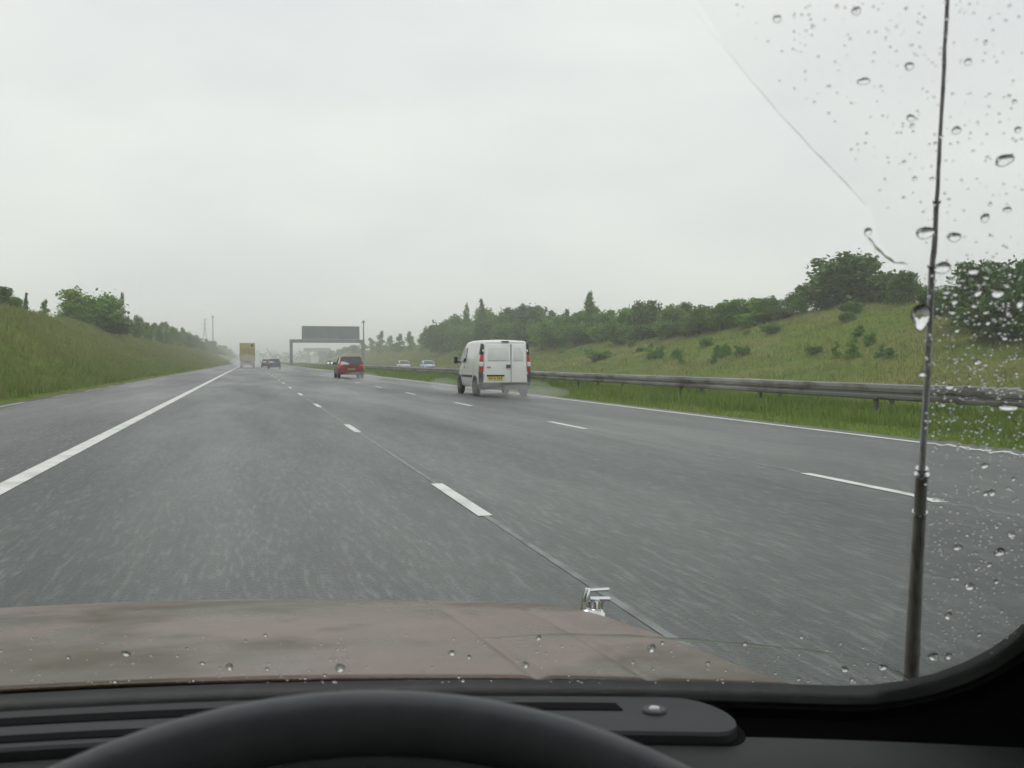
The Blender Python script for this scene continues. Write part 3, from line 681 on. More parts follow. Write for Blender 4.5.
def car(name, loc, rz, paint, label, group=None, L=4.0, W=1.68, H=1.42, lit=False, head=False, kind='hatch'):
    root = empty(name, loc, rz, label, 'car', group)
    h2, w2 = L / 2, W / 2; belt = H * .62
    st = [(-h2, w2 * .84, .34, belt * .90, .04, .08), (-h2 + .12, w2 * .96, .26, belt, .05, .09), (-h2 * .5, w2, .22, belt, .04, .08), (0, w2, .22, belt, .04, .08), (h2 * .45, w2, .22, belt * .98, .04, .08),
          (h2 * .75, w2 * .97, .22, belt * .90, .05, .10), (h2 * .95, w2 * .88, .26, belt * .78, .05, .10), (h2, w2 * .78, .32, belt * .66, .04, .07)]
    MB().loft([ring(*q) for q in st]).build('body', paint, root, True, 35)
    yb, yt = (-h2 + .05, -h2 + .42) if kind == 'hatch' else (-h2 + .55, -h2 + 1.05)
    fb, ft = h2 * .52, h2 * .12
    g = [(-w2 * .93, yb, belt - .01), (w2 * .93, yb, belt - .01), (w2 * .93, fb, belt - .01), (-w2 * .93, fb, belt - .01), (-w2 * .76, yt, H - .07), (w2 * .76, yt, H - .07), (w2 * .76, ft, H - .07), (-w2 * .76, ft, H - .07)]
    MB().hexa(g, .03).build('glasshouse', M_WINDOW, root, True, 40)
    MB().hexa([(-w2 * .775, yt - .03, H - .075), (w2 * .775, yt - .03, H - .075), (w2 * .775, ft + .03, H - .075), (-w2 * .775, ft + .03, H - .075), (-w2 * .66, yt + .1, H), (w2 * .66, yt + .1, H), (w2 * .66, ft - .12, H), (-w2 * .66, ft - .12, H)], .02).build('roof', paint, root, True, 40)
    for s in (-1, 1):
        b = MB()
        for (y0, y1) in ((yb, yt), (fb, ft), (0.05 * h2, 0.02 * h2)):
            e = .05 if y0 < 0 else -.05
            b.hexa([(s * w2 * .955, y0 - .035, belt - .02), (s * w2 * .955, y0 + .055, belt - .02), (s * w2 * .88, y0 + .055, belt - .02), (s * w2 * .88, y0 - .035, belt - .02),
                    (s * w2 * .785, y1 - .035, H - .06), (s * w2 * .785, y1 + .055, H - .06), (s * w2 * .70, y1 + .055, H - .06), (s * w2 * .70, y1 - .035, H - .06)], .008)
        b.build('pillar', paint, root, True, 40)
        for y in (-h2 * .64, h2 * .62):
            MB().lathe([(.34, -.01), (.345, .01)], 'X', (s * (w2 - .005), y, .30), 24).build('wheel_arch', M_BLACKPL, root)
            wheel(root, s * (w2 - .09), y, .30, .18)
        t = MB().hexa([(s * w2 * .62, -h2 - .025, .62), (s * w2 * .93, -h2 + .06, .62), (s * w2 * .95, -h2 + .2, .62), (s * w2 * .62, -h2 + .1, .62), (s * w2 * .66, -h2 + .0, belt * .99), (s * w2 * .92, -h2 + .08, belt * .99), (s * w2 * .93, -h2 + .2, belt * .99), (s * w2 * .66, -h2 + .1, belt * .99)], .01)
        t.build('tail_light', M_BRAKE if lit else M_REDLENS, root, True, 40)
        MB().hexa([(s * (w2 + .02), h2 * .36, belt), (s * (w2 + .18), h2 * .36, belt), (s * (w2 + .18), h2 * .36 + .1, belt), (s * (w2 - .04), h2 * .36 + .12, belt), (s * (w2 + .02), h2 * .36, belt + .14), (s * (w2 + .17), h2 * .36, belt + .14), (s * (w2 + .17), h2 * .36 + .1, belt + .14), (s * (w2 - .06), h2 * .36 + .12, belt + .14)], .015).build('wing_mirror', M_BLACKPL, root)
        MB().hexa([(s * w2 * .42, h2 + .01, .58), (s * w2 * .80, h2 - .08, .58), (s * w2 * .82, h2 - .3, .58), (s * w2 * .42, h2 - .2, .58), (s * w2 * .42, h2 - .05, .74), (s * w2 * .80, h2 - .12, .74), (s * w2 * .82, h2 - .3, .74), (s * w2 * .42, h2 - .2, .74)], .015).build('headlight', M_LAMP if head else M_HEAD, root)
    MB().hexa([(-w2 * .86, -h2 - .06, .28), (w2 * .86, -h2 - .06, .28), (w2 * .95, -h2 + .25, .28), (-w2 * .95, -h2 + .25, .28), (-w2 * .86, -h2 - .07, .50), (w2 * .86, -h2 - .07, .50), (w2 * .95, -h2 + .25, .50), (-w2 * .95, -h2 + .25, .50)], .03).build('bumper', paint if kind == 'hatch' else M_GREYPL, root, True, 40)
    MB().hexa([(-w2 * .74, h2 - .1, .26), (w2 * .74, h2 - .1, .26), (w2 * .74, h2 + .05, .26), (-w2 * .74, h2 + .05, .26), (-w2 * .74, h2 - .1, .46), (w2 * .74, h2 - .1, .46), (w2 * .74, h2 + .06, .46), (-w2 * .74, h2 + .06, .46)], .02).build('front_bumper', M_GREYPL, root, True, 40)
    MB().box((-.26, -h2 - .085, .54), (.26, -h2 - .02, .65), .004).build('number_plate', M_DULLPLATE, root)
    return root
def Yc(px, X): return Yat(px, X)[0]
car('red_hatchback', (6.62, Yc(349, 6.62), 0), 0, M_RED, 'red hatchback seen from behind in the outer lane ahead of the white van', L=4.0, W=1.72, H=1.46, lit=True)
car('blue_car', (3.45, Yc(274.5, 3.45), 0), 0, M_BLUE, 'small dark blue car in the middle lane, half lost in spray', L=4.2, W=1.78, H=1.46)
car('dark_car', (2.9, 184, 0), 0, M_DARKCAR, 'dark maroon car just ahead of the blue car in spray', L=4.2, W=1.78, H=1.46)
car('silver_car', (23, Yc(404, 23), -.12), math.pi, M_SILVER, 'silver car roof showing above the barrier, left of the paler one', L=4.4, W=1.75, H=1.33, kind='saloon')
car('pale_blue_car', (25, Yc(428, 25), -.12), math.pi, M_PALECAR, 'pale blue car roof just above the barrier left of the white van', L=4.4, W=1.75, H=1.33, kind='saloon')
car('oncoming_car', (22, Yc(330, 22), -.12), math.pi, M_DARKCAR, 'oncoming car with bright headlamps left of the red hatchback', L=4.2, W=1.75, H=1.45, head=True)
def lorry():
    X = -.35; Y = 172
    root = empty('yellow_lorry', (X, Y, 0), 0, 'tall yellow box lorry seen from behind in the left lane', 'lorry')
    MB().box((-1.25, 0, 1.15), (1.25, 11.5, 4.15), .04).build('trailer_box', M_TRUCKY, root)
    for s in (-1, 1):
        d = MB().box((s * .02 if s > 0 else -1.19, -.05, 1.22), (1.19 if s > 0 else -.02, -.002, 3.35), .01).build('rear_door', M_DOORY, root)
        MB().tube([(s * .35, -.08, 1.25), (s * .35, -.08, 3.3)], .025, 6).build('lock_rod', M_GANTRY, d)
        MB().box((s * .55 - .0, -.12, .75), (s * 1.15, .05, .95), .01).build('tail_light', M_REDLENS, root)
        MB().box((s * .5, .25, .35), (s * 1.15, .30, .8), .01).build('mudflap', M_BLACKPL, root)
        for y in (1.2, 2.5, 3.8, 9.6):
            wheel(root, s * 1.02, y, .5, .36)
    MB().box((-1.2, -.1, .5), (1.2, .05, .72), .02).build('underrun_bar', M_GANTRY, root)
    MB().box((-.6, .3, .75), (.6, 11.4, 1.15), .02).build('chassis', M_BLACKPL, root)
    MB().hexa([(-1.2, 11.9, .5), (1.2, 11.9, .5), (1.2, 14, .5), (-1.2, 14, .5), (-1.15, 11.9, 3.6), (1.15, 11.9, 3.6), (1.1, 13.5, 3.3), (-1.1, 13.5, 3.3)], .08).build('cab', M_TRUCKY, root, True, 40)
    MB().box((.6, -.06, 3.5), (.95, -.002, 3.95), .01).build('dark_emblem', M_BLACKPL, root)
lorry()

# ------------------------------------------------------------------ spray and haze
def spray(name, blobs, dens, label):
    b = MB()
    for (c, rd) in blobs:
        r = bmesh.ops.create_icosphere(b.bm, subdivisions=3, radius=1)['verts']
        for v in r: v.co = Vector((c[0] + v.co.x * rd[0], c[1] + v.co.y * rd[1], c[2] + v.co.z * rd[2]))
    o = b.build(name, volume_mat(name, (.93, .95, .95), dens), None, True); tag(o, label, 'spray', kind='stuff'); return o
spray('road_spray', [((7.25, 31.0, .30), (.5, 1.6, .28)), ((8.8, 31.0, .3), (.5, 1.6, .26)), ((8.1, 29.3, .22), (1.2, 2.6, .22)), ((6.9, 36.0, .3), (.5, 2.0, .25))], .10, 'pale spray thrown up behind the wheels of the white van')
spray('road_spray', [((6.6, 62, .25), (1.1, 3, .25)), ((6.6, 60, .18), (1.0, 5, .18))], .05, 'thin spray trailing behind the red hatchback')
spray('road_spray', [((-.3, 166, 1.2), (1.9, 7, 1.1)), ((-.3, 152, .5), (1.9, 12, .6)), ((3.4, 118, .25), (1.6, 7, .3)), ((1.0, 210, 1.0), (5, 22, 1.3))], .022, 'bank of spray hanging round the lorry and the far cars')
hz = MB().box((-1600, -70, -2.5), (1600, 3050, 27)).build('haze', volume_mat('rain_haze', (.94, .945, .935), .0014))
tag(hz, kind='stuff')

# ------------------------------------------------------------------ the car the picture is taken from
XC = -.30                                             # its centre line, right-hand drive
own = empty('car_interior', (XC, .2, 0), 0, 'car we ride in: rosy brown bonnet, windscreen, grey dashboard and dark steering wheel', 'car')
def addp(o, parent=own):
    o.parent = parent; o.matrix_parent_inverse = Matrix.Translation(-own.location) if parent is own else Matrix.Identity(4); return o
def W3(X, t):
    """point of the curved windscreen: X across, t up the glass"""
    Y = .775 - .27 * (X - XC) ** 2 - .055 * t * t
    return Vector((X, Y - .57 * t, CAMZ - .2435 + .82 * t))
def Wn(X, t):
    a = (W3(X + .01, t) - W3(X - .01, t)).cross(W3(X, t + .01) - W3(X, t - .01)).normalized()
    return -a if a.y < 0 else a                       # points outside, away from the cabin
def outline(off=0, n=10):
    """closed loop (X,t) round the glass, grown by off"""
    hw, T, r = .815 + off, .62 + off, .10 + off; lo = -off; pts = []
    def sx(t): return 1 - .10 * max(0, t)
    for (cx, ct, a0) in ((hw - r, lo + r, -90), (hw - r, T - r, 0), (-hw + r, T - r, 90), (-hw + r, lo + r, 180)):
        for k in range(n + 1):
            a = R(a0 + 90 * k / n); X = cx + r * math.cos(a); t = ct + r * math.sin(a); pts.append((XC + X * sx(t), t))
    # extra points along the long bottom and top
    out = []
    for i, p in enumerate(pts):
        q = pts[(i + 1) % len(pts)]; out.append(p); d = math.hypot(q[0] - p[0], q[1] - p[1])
        m = int(d / .06)
        for k in range(1, m): out.append((p[0] + (q[0] - p[0]) * k / m, p[1] + (q[1] - p[1]) * k / m))
    return out
def windscreen():
    o0 = outline(.003); b = bmesh.new(); c = (XC, .31); NR = 12
    def layer(d):
        rows = [[b.verts.new(W3(c[0] + (p[0] - c[0]) * k / NR, c[1] + (p[1] - c[1]) * k / NR) + Wn(*p) * 0 + Wn(c[0] + (p[0] - c[0]) * k / NR, c[1] + (p[1] - c[1]) * k / NR) * d) for p in o0] for k in range(1, NR + 1)]
        ce = b.verts.new(W3(*c) + Wn(*c) * d); n = len(o0)
        for k in range(n): b.faces.new((ce, rows[0][k], rows[0][(k + 1) % n]))
        for r0, r1 in zip(rows, rows[1:]):
            for k in range(n): b.faces.new((r0[k], r1[k], r1[(k + 1) % n], r0[(k + 1) % n]))
        return rows[-1]
    A = layer(0); B = layer(-.005); n = len(A)
    for k in range(n): b.faces.new((A[k], B[k], B[(k + 1) % n], A[(k + 1) % n]))
    bmesh.ops.recalc_face_normals(b, faces=b.faces)
    me = bpy.data.meshes.new('windscreen'); b.to_mesh(me); b.free()
    return addp(link('windscreen', me, M_SCREEN, None, True))
windscreen()
def sweep(name, prof, m, parent=own):
    """prof: (outward offset in the glass plane, distance towards the cabin)"""
    rings = []
    base = outline(0)
    offs = {}
    for d, _ in prof: offs.setdefault(d, outline(d))
    n = len(base)
    b = MB()
    def at(d, k):
        o = offs[d]; return o[min(len(o) - 1, round(k * (len(o)) / n)) % len(o)]
    # same corner sampling: rebuild with a fixed count so that all offsets match
    cnt = 220; cur = {}
    for d, o in offs.items():
        P = o + [o[0]]; L = [0]
        for p, q in zip(P, P[1:]): L.append(L[-1] + math.hypot(q[0] - p[0], q[1] - p[1]))
        res = []; j = 0
        for k in range(cnt):
            s = L[-1] * k / cnt
            while L[j + 1] < s: j += 1
            f = (s - L[j]) / max(1e-9, L[j + 1] - L[j]); res.append((P[j][0] + (P[j + 1][0] - P[j][0]) * f, P[j][1] + (P[j + 1][1] - P[j][1]) * f))
        cur[d] = res
    for k in range(cnt + 1):
        kk = k % cnt
        rings.append([W3(*cur[d][kk]) - Wn(*cur[d][kk]) * e for d, e in prof])
    b.loft(rings, cap=False, closed=True)
    bmesh.ops.remove_doubles(b.bm, verts=b.bm.verts, dist=1e-6)
    return addp(b.build(name, m, None, True, 40), parent)
sweep('windscreen_seal', [(-.003, -.007), (.006, -.009), (.009, .001), (.008, .007), (.0055, .005), (.0035, .008), (.0, .0075), (-.003, .003)], M_SEAL)
sweep('windscreen_surround', [(.008, -.006), (.09, -.004), (.10, .03), (.075, .10), (.045, .062), (.024, .030), (.0175, .020), (.0155, .010), (.0078, .0085)], M_BLK)

# bonnet --------------------------------------------------------
def bonnet():
    HW = .695; nxn, nyn = 420, 60; V = []; Fc = []
    for j in range(nyn + 1):
        q = j / nyn; Yb = .792; Yf = 1.37
        for i in range(nxn + 1):
            p = -1 + 2 * i / nxn; X = XC + HW * p * (1.065 - .055 * q)
            Y = Yb + (Yf - Yb) * q - .155 * p * p
            z = CAMZ - .236 - .052 * q - .022 * q ** 4 - .004 * p * p - .03 * max(0, abs(p) - .93) / .07
            for pc, amp in ((.864 - .064 * (1 - q), .0035), (.72 - .03 * (1 - q), .0035)):
                z -= amp * math.exp(-((abs(p) - pc) / .0075) ** 2)
            V.append((X, Y, z))
    for j in range(nyn):
        for i in range(nxn): a = j * (nxn + 1) + i; Fc.append((a, a + 1, a + nxn + 2, a + nxn + 1))
    # turned-down lip round the edge
    me = bpy.data.meshes.new('bonnet'); me.from_pydata(V, [], Fc); me.update()
    o = addp(link('bonnet', me, M_BONNET, None, True))
    sol = o.modifiers.new('t', 'SOLIDIFY'); sol.thickness = .004; sol.offset = -1
    # front panel and wings below the bonnet
    b = MB(); r0 = []; r1 = []; r2 = []
    for i in range(31):
        p = -1 + 2 * i / 30; X = XC + HW * 1.02 * p; Y = 1.365 - .155 * p * p
        r0.append((X, Y - .01, CAMZ - .335 - .03 * p * p)); r1.append((X * 1.0, Y + .05, CAMZ - .45)); r2.append((X, Y + .05, .25))
    b.loft([r0, r1, r2, [(x, y - .25, z) for x, y, z in r2]], cap=False, closed=False)
    addp(b.build('front_panel', M_BONNET, None, True, 50))
    for s in (-1, 1):
        b = MB(); rings = []
        for Y, w, zt in ((.55, .86, .76), (.8, .85, .76), (1.1, .83, .74), (1.28, .76, .70)):
            rings.append([(XC + s * .66, Y, zt + .02), (XC + s * (w - .06), Y, zt), (XC + s * w, Y, zt - .08), (XC + s * w, Y, .35), (XC + s * .66, Y, .35)])
        b.loft(rings); addp(b.build('front_wing', M_BONNET, None, True, 50))
        t = MB().lathe([(.17, -.09), (.26, -.09), (.28, -.06), (.28, .06), (.26, .09), (.17, .09)], 'X', (XC + s * .74, 1.02, .28), 28).build('wheel', M_TYRE, None, True, 40); addp(t)
    return o
bonnet()
def ornament():
    # small chrome piece on the front right corner of the bonnet
    c = Vector((.395, 1.13, CAMZ - .306)); b = MB()
    b.lathe([(.003, .010), (.012, .009), (.017, .004), (.019, -.006)], 'Z', c, 18)
    b.lathe([(.003, .020), (.008, .018), (.010, .008), (.010, .0)], 'Z', c + Vector((.004, .002, 0)), 14)
    b.hexa([c + Vector(v) for v in ((-.016, -.004, .004), (-.006, -.004, .004), (-.006, .004, .004), (-.016, .004, .004), (-.008, -.002, .034), (-.001, -.002, .034), (-.001, .002, .034), (-.008, .002, .034))], .001)
    b.tube([c + Vector((-.004, 0, .031)), c + Vector((.022, 0, .031))], .0022, 8)
    b.tube([c + Vector((-.002, 0, .021)), c + Vector((.023, 0, .0195))], .0026, 8)
    b.tube([c + Vector((.012, 0, .006)), c + Vector((.014, 0, .020))], .0024, 8)
    addp(b.build('bonnet_ornament', M_CHROME, None, True, 40))
ornament()

# aerial --------------------------------------------------------
def ray(px, py):
    v = Vector(((px - 512) / F, (384 - py) / F, -1)); return (cam.rotation_euler.to_matrix() @ v)
def at_depth(px, py, z): return Vector((0, 0, CAMZ)) + ray(px, py) * z
def aerial():
    a = at_depth(911, 688, .80); t = at_depth(949, -30, .585); d = t - a; pt = lambda s: a + d * s
    low = a + (a - t) * .09
    s1, s2, s3 = .367, .305, .66
    m = addp(MB().tube([low, a, pt(s2), pt(s1)], [.0058, .0058, .0047, .0045], 16).build('aerial', M_AERIALD, None, True, 40))
    MB().tube([pt(s1), pt(s1 + .01), pt(s3)], [.0028, .0026, .0022], 14).build('aerial_section', M_AERIAL, m, True, 40)
    MB().tube([pt(s3), pt(.74)], [.0018, .0017], 12).build('aerial_section', M_AERIAL, m, True, 40)
    MB().tube([pt(.74), pt(1.12)], [.0013, .0011], 12).build('aerial_section', M_AERIAL, m, True, 40)
    for s, r in ((s1 - .003, .0056), (s1 + .006, .0046), (s2, .0058), (s3, .0033), (.74, .0026)):
        MB().tube([pt(s), pt(s + .0035)], r, 14).build('collar', M_CHROME, m, True, 40)
aerial()

# dashboard -----------------------------------------------------
def dash():
    DZ = CAMZ - .251; nxn = 60; b = MB(); rings = []
    for i in range(nxn + 1):
        X = XC - .80 + 1.60 * i / nxn; Yf = .79 - .27 * (X - XC) ** 2 - .012
        e = abs(X - XC) / .80; dz = -.05 * max(0, e - .72) ** 1.5 * 3
        rings.append([(X, Yf - .02, DZ - .05), (X, Yf - .062, DZ - .02), (X, Yf - .068, DZ - .004), (X, Yf - .074, DZ), (X, Yf - .12, DZ + dz * .3), (X, Yf - .22, DZ - .004 + dz), (X, Yf - .30, DZ - .012 + dz), (X, Yf - .34, DZ - .035 + dz), (X, Yf - .35, DZ - .09), (X, Yf - .33, DZ - .30), (X, Yf, DZ - .32)])
    b.loft(rings); d = addp(b.build('dashboard', M_INT, None, True, 50))
    # demister vent strip with a long slot and a second black strip, rounded at its right end
    z0 = DZ - .004; z1 = DZ + .0075
    def cur(X): return .0 - .27 * (X - XC) ** 2
    def strip(x0, x1, y0, y1, za, zb, m, name, parent, rnd=0, bev=.002):
        bb = MB(); rr = []
        n = 48
        for i in range(n + 1):
            X = x1 - (x1 - x0) * (1 - i / n) ** 2.6; w = 1.0; c = (y0 + y1) / 2; hh = (y1 - y0) / 2
            if rnd:
                dd = min(x1 - X, 1) ; 
                if dd < rnd: w = math.sqrt(max(.0004, 1 - ((rnd - dd) / rnd) ** 2))
            yc = .775 + cur(X)
            rr.append([(X, yc + c - hh * w, za), (X, yc + c - hh * w, zb - bev), (X, yc + c - hh * w + bev * w, zb), (X, yc + c + hh * w - bev * w, zb), (X, yc + c + hh * w, zb - bev), (X, yc + c + hh * w, za)])
        bb.loft(rr); o = bb.build(name, m, None, True, 40); return addp(o, parent) if parent is own else (setattr(o, 'parent', parent) or setattr(o, 'matrix_parent_inverse', Matrix.Identity(4)) or o)
    XR = .318
    v = addp(MB().box((0, 0, 0), (.001, .001, .001)).build('demister_vent', M_VENT, None)) if False else None
    v = strip(-.95, XR, -.086, -.012, z0 - .004, z1, M_VENT, 'demister_vent', own, .024)
    s = strip(-.93, .250, -.046, -.028, z1 - .001, z1 + .0008, M_BLK, 'vent_dark_strip', own)
    s2 = strip(-.93, .0, -.078, -.062, z1 - .001, z1 + .0008, M_BLK, 'vent_dark_strip', own)  # long black strip for the dark gap under the vent's edge
    # black rim round the strip paints in its shadow gap
    strip(-.96, XR + .005, -.091, -.008, z0 - .012, z0 + .0045, M_BLK, 'vent_shadow_gap', own, .027)
    Xs = .271; ys = .775 + cur(Xs) - .0445
    addp(MB().lathe([(.002, .0006), (.0075, .0010), (.0085, .0), (.0085, -.001)], 'Z', (Xs, ys, z1 + .001), 22).build('screw_cap', M_GREYPL, None, True, 40))
    addp(MB().lathe([(.001, .0016), (.0035, .0014), (.0042, .0)], 'Z', (Xs, ys, z1 + .0014), 12).build('screw', M_AERIAL, None))
    return d
dash()

def steering():
    Rw, rw = .207, .0115; tilt = R(50)           # plane normal leans up towards the driver
    topc = at_depth(345, 724, .365)
    yaw = R(-6)
    rot = Matrix.Rotation(yaw, 3, 'Z') @ Matrix.Rotation(R(90) - tilt, 3, 'X')   # local Z = normal, local Y = up the rim
    cen = topc - rot @ Vector((0, Rw, 0))
    root = bpy.data.objects.new('steering_wheel', None); col.objects.link(root); addp(root)
    b = MB(); n, m = 96, 20
    rings = [[b.bm.verts.new(cen + rot @ Vector(((Rw + rw * math.cos(2 * math.pi * j / m)) * math.sin(2 * math.pi * i / n), (Rw + rw * math.cos(2 * math.pi * j / m)) * math.cos(2 * math.pi * i / n), rw * 1.05 * math.sin(2 * math.pi * j / m)))) for j in range(m)] for i in range(n)]
    for i in range(n):
        for j in range(m): b.bm.faces.new((rings[i][j], rings[i][(j + 1) % m], rings[(i + 1) % n][(j + 1) % m], rings[(i + 1) % n][j]))
    rim = b.build('rim', M_WHEEL, None, True)
    rim.parent = root
    def P(x, y, z): return cen + rot @ Vector((x, y, z))
    for sx, sy in ((-1, -.25), (1, -.25)):
        o = MB().tube([P(sx * .03, sy * .03, -.02), P(sx * .11, sy * .09, -.012), P(sx * .188, sy * .19, 0)], [.02, .015, .011], 10).build('spoke', M_WHEEL, None, True); o.parent = root
    o = MB().tube([P(0, 0, -.045), P(0, 0, -.01), P(0, 0, .0)], [.06, .062, .05], 28).build('hub', M_BLK, None, True, 40); o.parent = root
    # instrument binnacle and column shroud behind the rim
    b = MB(); rr = []
    for k in range(25):
        a = math.pi * k / 24; x = math.cos(a) * .165; h = math.sin(a) ** .6 * .085
        rr.append([(cen.x + x, .585, CAMZ - .30 + h), (cen.x + x, .50, CAMZ - .288 + h), (cen.x + x * .98, .40, CAMZ - .270 + h * .62), (cen.x + x * .98, .40, CAMZ - .42), (cen.x + x, .585, CAMZ - .42)])
    b.loft(rr); addp(b.build('instrument_binnacle', M_BLK, None, True, 50))
    addp(MB().tube([P(0, 0, -.04), P(0, 0, -.2)], [.045, .05], 16).build('steering_column', M_BLK, None, True, 40))
steering()

def cabin():
    # roof lining, doors, floor and rear bulkhead keep the cabin as dark as a real one
    ztop = CAMZ + .335
    b = MB(); b.box((XC - .72, -1.6, ztop), (XC + .72, .33, ztop + .04), .01); addp(b.build('roof', M_BLK, None))
    for s in (-1, 1):
        x = XC + s * .84
        addp(MB().box((x - .03, -1.6, .25), (x + .03, .48, CAMZ - .25), .01).build('door', M_BLK, None))
        addp(MB().hexa([(x - .03, -.75, CAMZ - .25), (x + .03, -.75, CAMZ - .25), (x + .03, -.60, CAMZ - .25), (x - .03, -.60, CAMZ - .25), (x - s * .10 - .03, -.75, ztop), (x - s * .10 + .03, -.75, ztop), (x - s * .10 + .03, -.62, ztop), (x - s * .10 - .03, -.62, ztop)], .01).build('door_pillar', M_BLK, None))
    addp(MB().box((XC - .82, -1.65, .25), (XC + .82, -1.6, ztop), .01).build('rear_bulkhead', M_BLK, None))
    addp(MB().box((XC - .82, -1.6, .22), (XC + .82, .75, .26), .01).build('cabin_floor', M_BLK, None))
    addp(MB().box((XC - .80, .62, .28), (XC + .80, .66, CAMZ - .30), .01).build('firewall', M_BLK, None))
cabin()

# ------------------------------------------------------------------ raindrops on the windscreen
C0 = Vector((0, 0, CAMZ))
def hit(px, py):
    """where the glass lies along a direction: windscreen coordinates (X, t)"""
    d = ray(px, py); X, t = .2, .2
    for _ in range(25):
        p = W3(X, t); n = Wn(X, t); s = (p - C0).dot(n) / d.dot(n); q = C0 + d * s
        e1 = (W3(X + .005, t) - W3(X - .005, t)) / .01; e2 = (W3(X, t + .005) - W3(X, t - .005)) / .01
        r = q - p; a11, a12, a22 = e1.dot(e1), e1.dot(e2), e2.dot(e2); b1, b2 = r.dot(e1), r.dot(e2); D = a11 * a22 - a12 * a12
        X += (b1 * a22 - b2 * a12) / D; t += (b2 * a11 - b1 * a12) / D
    return X, t, s
def drop_mesh(seed):
    r = random.Random(seed); n, m = 18, 6; V = []; Fc = []
    ph = [r.uniform(0, 6.28) for _ in range(3)]; am = [r.uniform(.05, .20), r.uniform(.04, .16), r.uniform(.02, .10)]
    def rad(a): return 1 + sum(am[k] * math.cos((k + 1) * a + ph[k]) for k in range(3)) - .12 * max(0, math.sin(a))
    V.append((0, -.12, .35))
    for j in range(1, m + 1):
        q = j / m
        for i in range(n):
            a = 2 * math.pi * i / n; h = .35 * (1 - q * q) if j < m else 0
            k = rad(a) * q; V.append((math.cos(a) * k, math.sin(a) * k - .12 * (1 - q), h))
    V.append((0, 0, -.02))
    for i in range(n): Fc.append((0, 1 + i, 1 + (i + 1) % n))
    for j in range(m - 1):
        for i in range(n): a = 1 + j * n + i; b_ = 1 + j * n + (i + 1) % n; Fc.append((a, a + n, b_ + n, b_))
    k = 1 + (m - 1) * n
    for i in range(n): Fc.append((len(V) - 1, k + (i + 1) % n, k + i))
    me = bpy.data.meshes.new('raindrop'); me.from_pydata(V, [], Fc); me.update(); me.materials.append(M_DROP)
    me.polygons.foreach_set('use_smooth', [True] * len(me.polygons)); return me
DM = [drop_mesh(i) for i in range(16)]
def drop(px, py, wpx, hpx, label, group, rot=0):
    X, t, s = hit(px, py)
    if not (0.004 < t < .60 and XC - .80 < X < XC + .81): return
    n = Wn(X, t); p = W3(X, t) + n * .0006
    ex = (W3(X + .005, t) - W3(X - .005, t)).normalized(); ey = n.cross(ex)
    if ey.z < 0: ey = -ey
    if ex.cross(ey).dot(n) < 0: ex = -ex
    o = bpy.data.objects.new('raindrop', rng.choice(DM)); col.objects.link(o)
    rx = wpx * .88 / 2 / F * s; fy = max(.25, abs((ray(px, py).normalized()).dot(ey))); fore = math.sqrt(1 - min(.93, ray(px, py).normalized().dot(ey) ** 2))
    ry = hpx / 2 / F * s / fore
    Mx = Matrix((ex, ey, n)).transposed().to_4x4() @ Matrix.Rotation(rot, 4, 'Z') @ Matrix.Diagonal((rx, ry, min(rx, ry) * 1.0, 1))
    Mx.translation = p; o.matrix_world = Mx
    tag(o, label, 'raindrop', group)
